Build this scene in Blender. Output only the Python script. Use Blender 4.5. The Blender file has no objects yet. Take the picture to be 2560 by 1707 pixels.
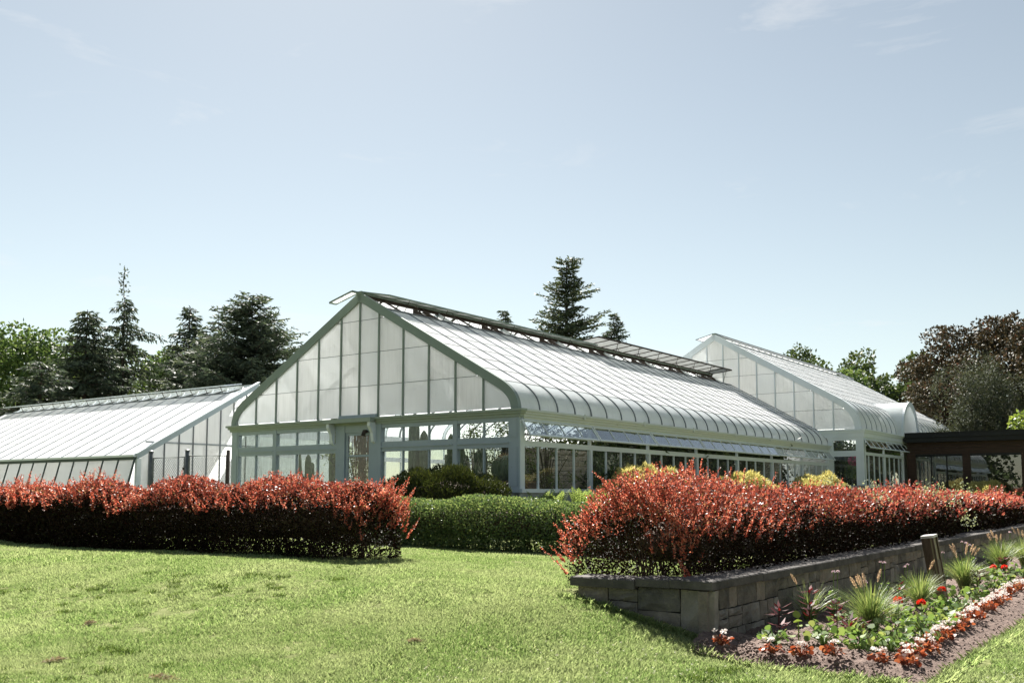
import bpy, math, random
import numpy as np
from mathutils import Vector, Matrix, Euler
random.seed(7)
rng = np.random.default_rng(11)
PI = math.pi
R = math.radians
scene = bpy.context.scene
col = scene.collection

# ------------------------------------------------------------------ camera
cam_d = bpy.data.cameras.new('camera')
cam = bpy.data.objects.new('camera', cam_d)
col.objects.link(cam)
cam.location = (0, 0, 1.6)
cam.rotation_euler = (R(90 + 5.271), 0, 0)
cam_d.sensor_width = 36
cam_d.lens = 33.88
cam_d.shift_y = 0.05996
cam_d.clip_start = 0.1
cam_d.clip_end = 4000
scene.camera = cam

# ------------------------------------------------------------------ sky, sun, exposure
SUN_EL, SUN_AZ = R(46.5), R(-12)          # azimuth measured from +Y towards +X
world = bpy.data.worlds.new('World')
scene.world = world
world.use_nodes = True
wn, wl = world.node_tree.nodes, world.node_tree.links
wn.clear()
w_out = wn.new('ShaderNodeOutputWorld')
w_bg = wn.new('ShaderNodeBackground')
sky = wn.new('ShaderNodeTexSky')
sky.sky_type = 'NISHITA'
sky.sun_disc = False
sky.sun_elevation = SUN_EL
sky.sun_rotation = SUN_AZ
sky.altitude = 100
sky.air_density = 1.0
sky.dust_density = 0.3
sky.ozone_density = 1.2
hs = wn.new('ShaderNodeHueSaturation')
hs.inputs['Saturation'].default_value = 0.66
wl.new(sky.outputs[0], hs.inputs['Color'])
# thin wisps of high cloud
tc = wn.new('ShaderNodeTexCoord')
mp = wn.new('ShaderNodeMapping')
mp.inputs['Scale'].default_value = (2.2, 2.2, 9.0)
mp.inputs['Rotation'].default_value = (0.12, 0.1, 1.25)
mp.inputs['Location'].default_value = (0.1, 0.75, 0.0)
n1 = wn.new('ShaderNodeTexNoise'); n1.inputs['Scale'].default_value = 1.7; n1.inputs['Detail'].default_value = 7; n1.inputs['Roughness'].default_value = 0.62; n1.inputs['Distortion'].default_value = 0.6
r1 = wn.new('ShaderNodeValToRGB')
r1.color_ramp.elements[0].position = 0.58; r1.color_ramp.elements[0].color = (0, 0, 0, 1)
r1.color_ramp.elements[1].position = 0.80; r1.color_ramp.elements[1].color = (0.5, 0.5, 0.5, 1)
mx = wn.new('ShaderNodeMixRGB'); mx.blend_type = 'MIX'
mx.inputs['Color2'].default_value = (5.9, 5.85, 5.8, 1)
wl.new(tc.outputs['Generated'], mp.inputs['Vector']); wl.new(mp.outputs[0], n1.inputs['Vector'])
wl.new(n1.outputs['Fac'], r1.inputs['Fac']); wl.new(r1.outputs['Color'], mx.inputs['Fac'])
tint = wn.new('ShaderNodeMixRGB'); tint.blend_type = 'MULTIPLY'; tint.inputs['Fac'].default_value = 1
tint.inputs['Color2'].default_value = (0.785, 0.775, 0.69, 1)
wl.new(hs.outputs['Color'], tint.inputs['Color1']); wl.new(tint.outputs[0], mx.inputs['Color1'])
wl.new(mx.outputs['Color'], w_bg.inputs['Color'])
w_bg.inputs['Strength'].default_value = 0.05
wl.new(w_bg.outputs[0], w_out.inputs['Surface'])

sun_d = bpy.data.lights.new('sun', 'SUN')
sun_d.energy = 5.0
sun_d.angle = R(0.53)
sun_d.color = (1.0, 0.955, 0.88)
sun = bpy.data.objects.new('sun', sun_d)
col.objects.link(sun)
to_sun = Vector((math.sin(SUN_AZ) * math.cos(SUN_EL), math.cos(SUN_AZ) * math.cos(SUN_EL), math.sin(SUN_EL)))
sun.rotation_euler = to_sun.to_track_quat('Z', 'Y').to_euler()

vs = scene.view_settings
vs.view_transform = 'Standard'
vs.look = 'None'
vs.exposure = 1.74
vs.gamma = 1.0
vs.use_curve_mapping = False
scene.render.engine = 'CYCLES'
cy = scene.cycles
cy.max_bounces = 14
cy.diffuse_bounces = 9
cy.glossy_bounces = 4
cy.transmission_bounces = 6
cy.transparent_max_bounces = 24
cy.sample_clamp_indirect = 6
cy.use_denoising = True

# ------------------------------------------------------------------ tags
def tag(o, label=None, cat=None, group=None, kind=None):
    if label: o['label'] = label
    if cat: o['category'] = cat
    if group: o['group'] = group
    if kind: o['kind'] = kind
    return o
def empty(name, loc=(0, 0, 0), rz=0.0, label=None, cat=None, group=None):
    o = bpy.data.objects.new(name, None)
    col.objects.link(o)
    o.location = loc
    o.rotation_euler = (0, 0, rz)
    o.empty_display_size = 0.2
    return tag(o, label, cat, group)
def link(name, mesh, parent=None, loc=(0, 0, 0), rot=(0, 0, 0), mat=None, scale=None):
    o = bpy.data.objects.new(name, mesh)
    col.objects.link(o)
    o.parent = parent
    o.location = loc
    o.rotation_euler = rot
    if scale is not None: o.scale = scale
    if mat is not None and not mesh.materials: mesh.materials.append(mat)
    return o
def copy_tree(o, parent=None):
    c = o.copy()
    col.objects.link(c)
    c.parent = parent
    for ch in list(o.children): copy_tree(ch, c)
    return c

# ------------------------------------------------------------------ mesh builders
class B:
    def __init__(s): s.v = []; s.f = []
    def quadbox(s, p):                      # 8 points, bottom ring then top ring
        n = len(s.v); s.v += [tuple(q) for q in p]
        s.f += [tuple(n + i for i in q) for q in ((0,3,2,1),(4,5,6,7),(0,1,5,4),(1,2,6,5),(2,3,7,6),(3,0,4,7))]
        return s
    def box(s, x0, x1, y0, y1, z0, z1):
        return s.quadbox([(x0,y0,z0),(x1,y0,z0),(x1,y1,z0),(x0,y1,z0),(x0,y0,z1),(x1,y0,z1),(x1,y1,z1),(x0,y1,z1)])
    def bar(s, p, q, w, h, up=(0, 0, 1)):
        p, q, up = Vector(p), Vector(q), Vector(up)
        d = (q - p).normalized(); x = d.cross(up)
        if x.length < 1e-5: x = d.cross(Vector((1, 0, 0)))
        x.normalize(); y = x.cross(d)
        x *= w / 2; y *= h / 2
        return s.quadbox([p-x-y, p+x-y, q+x-y, q-x-y, p-x+y, p+x+y, q+x+y, q-x+y])
    def prism(s, poly, a0, a1, ax='x'):     # poly in (y,z) swept along x, or in (x,z) along y
        n = len(s.v); k = len(poly)
        for a in (a0, a1):
            for p in poly: s.v.append((a, p[0], p[1]) if ax == 'x' else (p[0], a, p[1]))
        s.f.append(tuple(n + i for i in range(k))[::-1]); s.f.append(tuple(n + k + i for i in range(k)))
        for i in range(k):
            j = (i + 1) % k; s.f.append((n+i, n+j, n+k+j, n+k+i))
        return s
    def strip(s, poly, x0, x1, t0, t1, ax='x'):   # ribbon that follows a profile, between offsets t0 and t1 of its normal
        N = []
        for i in range(len(poly)):
            a = poly[max(i-1, 0)]; b = poly[min(i+1, len(poly)-1)]
            dx, dz = b[0]-a[0], b[1]-a[1]; l = math.hypot(dx, dz)
            N.append((-dz/l, dx/l))
        n = len(s.v)
        for p, m in zip(poly, N):
            for t in (t0, t1):
                y, z = p[0]+m[0]*t, p[1]+m[1]*t
                for x in (x0, x1): s.v.append((x, y, z) if ax == 'x' else (y, x, z))
        for i in range(len(poly)-1):
            q = n + 4*i
            s.f += [(q, q+4, q+5, q+1), (q+2, q+3, q+7, q+6), (q, q+2, q+6, q+4), (q+1, q+5, q+7, q+3)]
        e = n + 4*(len(poly)-1)
        s.f += [(n, n+1, n+3, n+2), (e, e+2, e+3, e+1)]
        return s
    def tube(s, pts, rad, k=6, cap=True):
        pts = [Vector(p) for p in pts]; n = len(s.v)
        for i, p in enumerate(pts):
            d = (pts[min(i+1, len(pts)-1)] - pts[max(i-1, 0)])
            d = d.normalized() if d.length > 1e-7 else Vector((0, 0, 1))
            x = d.cross(Vector((0.13, 0.92, 0.31)));  x = x.normalized() if x.length > 1e-4 else Vector((1, 0, 0))
            y = d.cross(x); r = rad[i] if hasattr(rad, '__len__') else rad
            for j in range(k):
                a = 2*PI*j/k; s.v.append(tuple(p + x*(r*math.cos(a)) + y*(r*math.sin(a))))
        for i in range(len(pts)-1):
            for j in range(k):
                a, b = n+i*k+j, n+i*k+(j+1) % k
                s.f.append((a, b, b+k, a+k))
        if cap:
            s.f.append(tuple(n+j for j in range(k))[::-1]); s.f.append(tuple(n+(len(pts)-1)*k+j for j in range(k)))
        return s
    def mesh(s, name, mat=None, smooth=False):
        m = bpy.data.meshes.new(name); m.from_pydata(s.v, [], s.f)
        if mat: m.materials.append(mat)
        if smooth: m.shade_smooth()
        m.update(); return m
    def build(s, name, mat, parent=None, loc=(0, 0, 0), rot=(0, 0, 0), smooth=False):
        return link(name, s.mesh(name, mat, smooth), parent, loc, rot)

def np_mesh(name, V, F, mat=None, smooth=False):
    V = np.asarray(V, dtype=np.float32); F = np.asarray(F, dtype=np.int32)
    m = bpy.data.meshes.new(name)
    m.vertices.add(len(V)); m.vertices.foreach_set('co', V.ravel())
    k = F.shape[1]
    m.loops.add(F.size); m.loops.foreach_set('vertex_index', F.ravel())
    m.polygons.add(len(F)); m.polygons.foreach_set('loop_start', np.arange(len(F), dtype=np.int32)*k)
    m.polygons.foreach_set('loop_total', np.full(len(F), k, dtype=np.int32))
    if mat: m.materials.append(mat)
    m.update(calc_edges=True); m.validate()
    if smooth: m.shade_smooth()
    return m
def unit(a): return a / np.maximum(np.linalg.norm(a, axis=1, keepdims=True), 1e-9)
def rdir(n): return unit(rng.normal(size=(n, 3)))
def leaf_arrays(P, D, W, L, wd, mid=0.45, cup=0.0):
    """diamond leaves: base point P, long direction D, across direction W"""
    D = unit(D); W = unit(W - D*np.sum(W*D, axis=1, keepdims=True)); N = np.cross(D, W)
    L = np.asarray(L).reshape(-1, 1)*np.ones((len(P), 1)); wd = np.asarray(wd).reshape(-1, 1)*np.ones((len(P), 1))
    V = np.stack([P, P+D*L*mid+W*wd/2+N*wd*cup, P+D*L, P+D*L*mid-W*wd/2+N*wd*cup], 1).reshape(-1, 3)
    F = np.arange(len(P)*4).reshape(-1, 4)
    return V, F
def leaf_mesh(name, P, D, W, L, wd, mat, mid=0.45, cup=0.0):
    V, F = leaf_arrays(P, D, W, L, wd, mid, cup)
    return np_mesh(name, V, F, mat)
class Waves:                                  # cheap smooth random field
    def __init__(s, seed, n=10, lo=0.5, hi=3.0):
        g = np.random.default_rng(seed); s.k = g.normal(size=(n, 3)); s.k /= np.linalg.norm(s.k, axis=1, keepdims=True)
        s.k *= g.uniform(lo, hi, (n, 1)); s.p = g.uniform(0, 6.28, n); s.n = n
    def __call__(s, P): return np.sin(P @ s.k.T + s.p).sum(1) / math.sqrt(s.n)

# ------------------------------------------------------------------ materials
def new_mat(name):
    m = bpy.data.materials.new(name); m.use_nodes = True
    nt = m.node_tree; nt.nodes.clear()
    return m, nt, nt.nodes.new('ShaderNodeOutputMaterial')
def node(nt, t, **kw):
    n = nt.nodes.new(t)
    for k, v in kw.items():
        if k in n.inputs: n.inputs[k].default_value = v
        else: setattr(n, k, v)
    return n
def ramp(nt, fac, stops, interp='LINEAR'):
    r = nt.nodes.new('ShaderNodeValToRGB'); cr = r.color_ramp; cr.interpolation = interp
    while len(cr.elements) < len(stops): cr.elements.new(0.5)
    for e, (p, c) in zip(cr.elements, stops):
        e.position = p; e.color = (c[0], c[1], c[2], 1)
    nt.links.new(fac, r.inputs['Fac']); return r.outputs['Color']
def mixc(nt, fac, a, b, mode='MIX'):
    n = nt.nodes.new('ShaderNodeMixRGB'); n.blend_type = mode
    for s, x in (('Fac', fac), ('Color1', a), ('Color2', b)):
        if hasattr(x, 'links'): nt.links.new(x, n.inputs[s])
        elif isinstance(x, (int, float)): n.inputs[s].default_value = x
        else: n.inputs[s].default_value = (x[0], x[1], x[2], 1)
    return n.outputs[0]
def noise(nt, scale, detail=4, rough=0.6, vec=None, stretch=None):
    n = node(nt, 'ShaderNodeTexNoise', Scale=scale, Detail=detail, Roughness=rough)
    if vec is None: vec = nt.nodes.new('ShaderNodeNewGeometry').outputs['Position']
    if stretch:
        m = nt.nodes.new('ShaderNodeMapping'); m.inputs['Scale'].default_value = stretch
        nt.links.new(vec, m.inputs['Vector']); vec = m.outputs[0]
    nt.links.new(vec, n.inputs['Vector'])
    return n.outputs['Fac']
def bump(nt, h, strength, dist, to):
    b = node(nt, 'ShaderNodeBump', Strength=strength, Distance=dist)
    nt.links.new(h, b.inputs['Height']); nt.links.new(b.outputs[0], to.inputs['Normal'])
def leaf_mat(name, stops, transl=0.4, rough=0.45, spec=0.4, tint=(1.25, 1.15, 0.8), big=None):
    m, nt, out = new_mat(name)
    g = nt.nodes.new('ShaderNodeNewGeometry')
    c = ramp(nt, g.outputs['Random Per Island'], stops)
    if big:                                   # slow colour drift over metres
        c = mixc(nt, ramp(nt, noise(nt, big[0], 3), [(0.4, (0, 0, 0)), (0.62, (1, 1, 1))]), c, mixc(nt, 0.75, c, big[1]))
    p = node(nt, 'ShaderNodeBsdfPrincipled', Roughness=rough); p.inputs['Specular IOR Level'].default_value = spec
    nt.links.new(c, p.inputs['Base Color'])
    t = nt.nodes.new('ShaderNodeBsdfTranslucent')
    nt.links.new(mixc(nt, 1.0, c, tint, 'MULTIPLY'), t.inputs['Color'])
    mx = node(nt, 'ShaderNodeMixShader', Fac=transl)
    nt.links.new(p.outputs[0], mx.inputs[1]); nt.links.new(t.outputs[0], mx.inputs[2])
    nt.links.new(mx.outputs[0], out.inputs['Surface'])
    return m
def paint(name, c1, c2, chip=(0.16, 0.15, 0.13), chips=0.60, rough=0.5, scale=3.0):
    m, nt, out = new_mat(name)
    base = mixc(nt, noise(nt, scale, 5), c1, c2)
    f = ramp(nt, noise(nt, 14, 8, 0.75, stretch=(1, 1, 0.5)), [(chips, (0, 0, 0)), (chips + 0.05, (1, 1, 1))])
    base = mixc(nt, f, base, chip)
    p = node(nt, 'ShaderNodeBsdfPrincipled', Roughness=rough)
    nt.links.new(base, p.inputs['Base Color'])
    bump(nt, noise(nt, 40, 5), 0.25, 0.004, p)
    nt.links.new(p.outputs[0], out.inputs['Surface']); return m
def solid(name, stops, scale=4.0, rough=0.7, bs=0.4, bd=0.01, bscale=25, metal=0.0, obj_random=False, stretch=None, spec=0.25):
    m, nt, out = new_mat(name)
    c = ramp(nt, noise(nt, scale, 7, 0.65, stretch=stretch), stops)
    if obj_random:
        oi = nt.nodes.new('ShaderNodeObjectInfo')
        c = mixc(nt, 0.55, c, ramp(nt, oi.outputs['Random'], obj_random), 'MIX')
    p = node(nt, 'ShaderNodeBsdfPrincipled', Roughness=rough, Metallic=metal); p.inputs['Specular IOR Level'].default_value = spec
    nt.links.new(c, p.inputs['Base Color'])
    if bs: bump(nt, noise(nt, bscale, 8, 0.7, stretch=stretch), bs, bd, p)
    nt.links.new(p.outputs[0], out.inputs['Surface']); return m
def schlick(nt, f0=0.04, gain=1.0):
    g = nt.nodes.new('ShaderNodeNewGeometry')
    d = node(nt, 'ShaderNodeVectorMath', operation='DOT_PRODUCT')
    nt.links.new(g.outputs['Normal'], d.inputs[0]); nt.links.new(g.outputs['Incoming'], d.inputs[1])
    x = d.outputs['Value']
    for op, v in (('ABSOLUTE', None), ('SUBTRACT', 1.0), ('POWER', 5.0), ('MULTIPLY', (1-f0)*gain), ('ADD', f0*gain)):
        n = node(nt, 'ShaderNodeMath', operation=op)
        if op == 'SUBTRACT': n.inputs[0].default_value = 1.0; nt.links.new(x, n.inputs[1])
        else:
            nt.links.new(x, n.inputs[0])
            if v is not None: n.inputs[1].default_value = v
        x = n.outputs[0]
    return x
def clear_glass(name, tint=(0.90, 0.93, 0.92), gain=1.0, rough=0.0, f0=0.045, warp=0.12):
    m, nt, out = new_mat(name)
    t = node(nt, 'ShaderNodeBsdfTransparent', Color=(*tint, 1))
    g = node(nt, 'ShaderNodeBsdfGlossy', Roughness=rough)
    # old panes are never quite flat
    if warp: bump(nt, noise(nt, 2.2, 2), warp, 0.02, g)
    mx = nt.nodes.new('ShaderNodeMixShader')
    nt.links.new(schlick(nt, f0, gain), mx.inputs[0])
    nt.links.new(t.outputs[0], mx.inputs[1]); nt.links.new(g.outputs[0], mx.inputs[2])
    # a little dried dirt
    df = node(nt, 'ShaderNodeBsdfDiffuse', Color=(0.45, 0.45, 0.42, 1))
    mx2 = nt.nodes.new('ShaderNodeMixShader')
    nt.links.new(ramp(nt, noise(nt, 5, 6, stretch=(3, 3, 0.4)), [(0.45, (0.02,)*3), (0.8, (0.12,)*3)]), mx2.inputs[0])
    nt.links.new(mx.outputs[0], mx2.inputs[1]); nt.links.new(df.outputs[0], mx2.inputs[2])
    nt.links.new(mx2.outputs[0], out.inputs['Surface']); return m
def milky_glass(name, c=(0.86, 0.88, 0.89), clear=(0.10, 0.2), lap=None, transl=0.5, streak=(6, 6, 0.35), gloss=0.25):
    """whitewashed glazing: scatters most of the light, lets a little straight through"""
    m, nt, out = new_mat(name)
    st = noise(nt, 3.0, 6, 0.6, stretch=streak)
    oi = nt.nodes.new('ShaderNodeObjectInfo')
    cc = mixc(nt, ramp(nt, st, [(0.35, (0, 0, 0)), (0.7, (1, 1, 1))]), c, tuple(x*0.86 for x in c))
    cc = mixc(nt, ramp(nt, oi.outputs['Random'], [(0, (0,)*3), (1, (0.35,)*3)]), cc, (0.80, 0.84, 0.87))
    if lap:                                    # dirt line along the lapped lower edge
        co = nt.nodes.new('ShaderNodeTexCoord'); sx = nt.nodes.new('ShaderNodeSeparateXYZ')
        nt.links.new(co.outputs['Object'], sx.inputs[0])
        f = ramp(nt, sx.outputs['Y'], [(0.0, (0.75,)*3), (lap*0.6, (0.6,)*3), (lap, (0,)*3)])
        cc = mixc(nt, f, cc, (0.30, 0.31, 0.30))
    d = nt.nodes.new('ShaderNodeBsdfDiffuse'); t = nt.nodes.new('ShaderNodeBsdfTranslucent')
    nt.links.new(cc, d.inputs[0]); nt.links.new(cc, t.inputs[0])
    m1 = node(nt, 'ShaderNodeMixShader', Fac=transl)
    nt.links.new(d.outputs[0], m1.inputs[1]); nt.links.new(t.outputs[0], m1.inputs[2])
    tr = node(nt, 'ShaderNodeBsdfTransparent', Color=(0.93, 0.95, 0.95, 1))
    m2 = nt.nodes.new('ShaderNodeMixShader')
    cl = node(nt, 'ShaderNodeMath', operation='MULTIPLY'); nt.links.new(ramp(nt, st, [(0.3, (clear[1],)*3), (0.62, (clear[0],)*3)]), cl.inputs[0])
    nt.links.new(ramp(nt, oi.outputs['Random'], [(0, (0.4,)*3), (1, (1.0,)*3)]), cl.inputs[1]); nt.links.new(cl.outputs[0], m2.inputs[0])
    nt.links.new(m1.outputs[0], m2.inputs[1]); nt.links.new(tr.outputs[0], m2.inputs[2])
    g = node(nt, 'ShaderNodeBsdfGlossy', Roughness=0.06)
    bump(nt, noise(nt, 1.6, 2), 0.2, 0.02, g)
    m3 = nt.nodes.new('ShaderNodeMixShader')
    nt.links.new(schlick(nt, 0.04, gloss), m3.inputs[0])
    nt.links.new(m2.outputs[0], m3.inputs[1]); nt.links.new(g.outputs[0], m3.inputs[2])
    nt.links.new(m3.outputs[0], out.inputs['Surface']); return m

M = {}
M['sage'] = paint('sage_paint', (0.17, 0.22, 0.20), (0.235, 0.285, 0.265), chips=0.66)
M['sage_pale'] = paint('weathered_sage_paint', (0.33, 0.38, 0.32), (0.25, 0.30, 0.27), chips=0.64)
M['white'] = paint('white_paint', (0.74, 0.79, 0.83), (0.64, 0.70, 0.74), chips=0.67)
M['cream'] = paint('old_cream_paint', (0.59, 0.625, 0.625), (0.49, 0.53, 0.54), chips=0.63)
M['bluepaint'] = paint('blue_grey_paint', (0.38, 0.45, 0.50), (0.30, 0.36, 0.40), chips=0.63)
M['bar'] = solid('weathered_glazing_bar', [(0.3, (0.13, 0.14, 0.16)), (0.7, (0.20, 0.22, 0.24))], 3, 0.6, 0.2)
M['barlight'] = solid('aluminium_bar', [(0.3, (0.30, 0.33, 0.36)), (0.7, (0.40, 0.43, 0.46))], 3, 0.45, 0.1)
M['bardark'] = solid('dark_green_bar', [(0.3, (0.035, 0.055, 0.055)), (0.7, (0.06, 0.085, 0.08))], 3, 0.5, 0.2)
M['rust'] = solid('rusty_dark_timber', [(0.3, (0.035, 0.028, 0.025)), (0.7, (0.085, 0.065, 0.055))], 6, 0.8, 0.4)
M['ridge'] = solid('verdigris_ridge', [(0.3, (0.16, 0.21, 0.19)), (0.7, (0.30, 0.35, 0.32))], 7, 0.7, 0.4)
M['concrete'] = solid('base_concrete', [(0.3, (0.28, 0.30, 0.31)), (0.7, (0.38, 0.40, 0.41))], 3, 0.85, 0.4)
M['floor'] = solid('gravel_floor', [(0.3, (0.34, 0.32, 0.28)), (0.7, (0.50, 0.47, 0.42))], 8, 0.9, 0.5)
M['roofglass'] = milky_glass('whitewashed_roof_glass', (0.95, 0.955, 0.965), (0.16, 0.34), lap=0.03, transl=0.52, streak=(1.2, 1.2, 1.2), gloss=0.12)
M['farglass'] = milky_glass('patchy_far_roof_glass', (0.90, 0.91, 0.92), (0.30, 0.75), transl=0.62, streak=(0.5, 0.5, 0.5), gloss=0.12)  # unseen slope made clearer so sun brightens the gable from inside
M['curveglass'] = milky_glass('curved_eave_glass', (0.88, 0.91, 0.91), (0.10, 0.2), transl=0.5, streak=(4, 4, 0.5), gloss=0.5)
M['gableglass'] = milky_glass('whitewashed_gable_glass', (0.97, 0.97, 0.97), (0.05, 0.16), transl=0.80, gloss=0.25)
M['clear'] = clear_glass('clear_window_glass')
M['ventglass'] = clear_glass('vent_glass', (0.74, 0.80, 0.83), 2.2, 0.02, 0.09, 0.02)
M['tinted'] = clear_glass('tinted_window_glass', (0.30, 0.34, 0.33), 1.8, 0.0, 0.12, 0.02)
M['brownwood'] = solid('dark_stained_boards', [(0.3, (0.030, 0.017, 0.013)), (0.7, (0.062, 0.034, 0.026))], 3, 0.6, 0.4, stretch=(0.6, 0.6, 9))
M['fascia'] = solid('charcoal_metal_fascia', [(0.3, (0.010, 0.011, 0.013)), (0.7, (0.018, 0.019, 0.021))], 2, 0.5, 0.1)
M['steel'] = solid('galvanised_grey_steel', [(0.3, (0.10, 0.11, 0.115)), (0.7, (0.17, 0.18, 0.185))], 9, 0.5, 0.2, metal=0.3)
M['bark'] = solid('bark', [(0.3, (0.035, 0.028, 0.022)), (0.7, (0.10, 0.08, 0.065))], 6, 0.9, 0.6, 0.03, 12, stretch=(1, 1, 0.3))
M['stem'] = solid('twiggy_stem', [(0.3, (0.05, 0.035, 0.025)), (0.7, (0.12, 0.085, 0.06))], 20, 0.9, 0.3)
M['stone'] = solid('rock_faced_sandstone', [(0.28, (0.035, 0.033, 0.030)), (0.45, (0.15, 0.138, 0.12)), (0.58, (0.25, 0.225, 0.19)), (0.75, (0.46, 0.42, 0.365))], 5, 0.9, 1.0, 0.035, 11,
                   obj_random=[(0.0, (0.06, 0.056, 0.05)), (0.4, (0.20, 0.18, 0.155)), (0.7, (0.30, 0.25, 0.20)), (0.85, (0.40, 0.365, 0.315)), (1.0, (0.10, 0.098, 0.095))])
M['cap'] = solid('dark_coping_stone', [(0.3, (0.045, 0.042, 0.040)), (0.7, (0.12, 0.11, 0.104))], 4, 0.85, 0.6, 0.012, 18)
M['mortar'] = solid('wall_mortar', [(0.3, (0.018, 0.017, 0.016)), (0.7, (0.036, 0.034, 0.032))], 10, 0.95, 0.5)
M['pinkstone'] = solid('pink_limestone', [(0.25, (0.42, 0.34, 0.29)), (0.75, (0.66, 0.57, 0.50))], 5, 0.9, 0.8, 0.02, 10,
                       obj_random=[(0.0, (0.34, 0.27, 0.23)), (0.6, (0.50, 0.42, 0.36)), (1.0, (0.44, 0.34, 0.28))])
M['soil'] = solid('crumbly_soil', [(0.3, (0.085, 0.060, 0.050)), (0.55, (0.17, 0.122, 0.102)), (0.8, (0.28, 0.21, 0.18))], 14, 0.95, 1.0, 0.03, 22)
M['brass'] = solid('bronze_bollard_metal', [(0.3, (0.06, 0.045, 0.036)), (0.7, (0.17, 0.13, 0.10))], 5, 0.4, 0.15, stretch=(3, 3, 0.4), metal=0.5)
M['bolcap'] = solid('bollard_cap', [(0.3, (0.45, 0.43, 0.42)), (0.7, (0.55, 0.53, 0.52))], 5, 0.35, 0.05)
M['lens'] = solid('bollard_lens', [(0.3, (0.22, 0.20, 0.13)), (0.7, (0.36, 0.33, 0.22))], 4, 0.25, 0.0)
M['terracotta'] = solid('clay_planter', [(0.3, (0.10, 0.055, 0.045)), (0.7, (0.16, 0.09, 0.075))], 5, 0.8, 0.2)
M['cactus'] = solid('cactus_skin', [(0.3, (0.07, 0.095, 0.055)), (0.7, (0.16, 0.19, 0.12))], 9, 0.7, 0.3)
M['spine'] = leaf_mat('cactus_spine', [(0, (0.45, 0.28, 0.16)), (1, (0.6, 0.42, 0.28))], 0.1)
M['root'] = solid('hanging_root', [(0.3, (0.20, 0.11, 0.06)), (0.7, (0.38, 0.23, 0.14))], 20, 0.9, 0.2)
# leaves
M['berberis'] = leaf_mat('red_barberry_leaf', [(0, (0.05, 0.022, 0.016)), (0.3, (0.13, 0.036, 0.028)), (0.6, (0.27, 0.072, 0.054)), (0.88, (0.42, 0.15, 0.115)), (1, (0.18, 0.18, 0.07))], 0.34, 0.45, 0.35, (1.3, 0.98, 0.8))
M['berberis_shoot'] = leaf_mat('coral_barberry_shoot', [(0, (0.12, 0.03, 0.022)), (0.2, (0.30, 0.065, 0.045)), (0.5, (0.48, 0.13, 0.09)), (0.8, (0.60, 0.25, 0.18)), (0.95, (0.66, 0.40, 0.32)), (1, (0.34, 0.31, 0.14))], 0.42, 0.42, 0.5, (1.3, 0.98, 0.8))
M['berberis_body'] = leaf_mat('shaded_barberry_leaf', [(0, (0.012, 0.009, 0.006)), (0.6, (0.024, 0.012, 0.008)), (1, (0.022, 0.026, 0.011))], 0.10, 0.6, 0.08, (1.3, 0.8, 0.5))  # darker inner leaf, blackened further to put the base's shade into the colour
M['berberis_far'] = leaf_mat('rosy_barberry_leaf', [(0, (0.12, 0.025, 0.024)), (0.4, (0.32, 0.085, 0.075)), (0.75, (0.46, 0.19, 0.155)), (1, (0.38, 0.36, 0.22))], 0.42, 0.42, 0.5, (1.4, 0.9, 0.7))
M['soilclod'] = solid('soil_clod', [(0.3, (0.09, 0.064, 0.054)), (0.7, (0.24, 0.18, 0.155))], 20, 0.95, 0.5)
M['silver'] = leaf_mat('silvery_green_leaf', [(0, (0.20, 0.25, 0.15)), (1, (0.40, 0.44, 0.31))], 0.35, 0.6, 0.2)
M['boxwood'] = leaf_mat('privet_leaf', [(0, (0.055, 0.10, 0.04)), (0.6, (0.12, 0.185, 0.07)), (1, (0.24, 0.30, 0.13))], 0.4, 0.36, 0.6)
M['yew'] = leaf_mat('yew_needle', [(0, (0.022, 0.034, 0.010)), (0.7, (0.050, 0.066, 0.016)), (1, (0.085, 0.10, 0.026))], 0.2, 0.5, 0.3)
M['gold'] = leaf_mat('golden_cypress_frond', [(0, (0.32, 0.30, 0.10)), (0.5, (0.46, 0.43, 0.19)), (1, (0.56, 0.53, 0.28))], 0.35, 0.6, 0.2)
M['limebush'] = leaf_mat('lime_green_leaf', [(0, (0.10, 0.16, 0.03)), (1, (0.22, 0.29, 0.07))], 0.4, 0.5, 0.3)
M['fern'] = leaf_mat('fern_frond', [(0, (0.12, 0.18, 0.05)), (1, (0.20, 0.27, 0.10))], 0.45, 0.55, 0.2)
M['spruce'] = leaf_mat('spruce_needle', [(0, (0.034, 0.050, 0.036)), (0.7, (0.075, 0.10, 0.066)), (1, (0.13, 0.15, 0.10))], 0.3, 0.6, 0.2, (1.1, 1.1, 0.9))
M['pine'] = leaf_mat('pine_needle', [(0, (0.026, 0.042, 0.028)), (0.7, (0.062, 0.086, 0.052)), (1, (0.12, 0.14, 0.075))], 0.28, 0.55, 0.3)
M['broad'] = leaf_mat('broadleaf', [(0, (0.045, 0.085, 0.028)), (0.6, (0.085, 0.14, 0.045)), (1, (0.14, 0.19, 0.07))], 0.35, 0.5, 0.3)
M['broaddark'] = leaf_mat('dark_broadleaf', [(0, (0.030, 0.052, 0.020)), (0.6, (0.055, 0.085, 0.032)), (1, (0.10, 0.13, 0.05))], 0.3, 0.5, 0.3)
M['beech'] = leaf_mat('copper_beech_leaf', [(0, (0.024, 0.024, 0.015)), (0.45, (0.060, 0.056, 0.033)), (0.88, (0.11, 0.10, 0.060)), (1, (0.15, 0.08, 0.055))], 0.15, 0.6, 0.22, (1.2, 0.9, 0.7))
M['juniper'] = leaf_mat('grey_green_juniper', [(0, (0.040, 0.050, 0.034)), (1, (0.085, 0.10, 0.065))], 0.2, 0.7, 0.15)
M['blood'] = leaf_mat('maroon_bedding_leaf', [(0, (0.035, 0.008, 0.010)), (0.6, (0.085, 0.014, 0.018)), (1, (0.17, 0.03, 0.03))], 0.35, 0.5, 0.25, (1.4, 0.8, 0.7))
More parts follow.
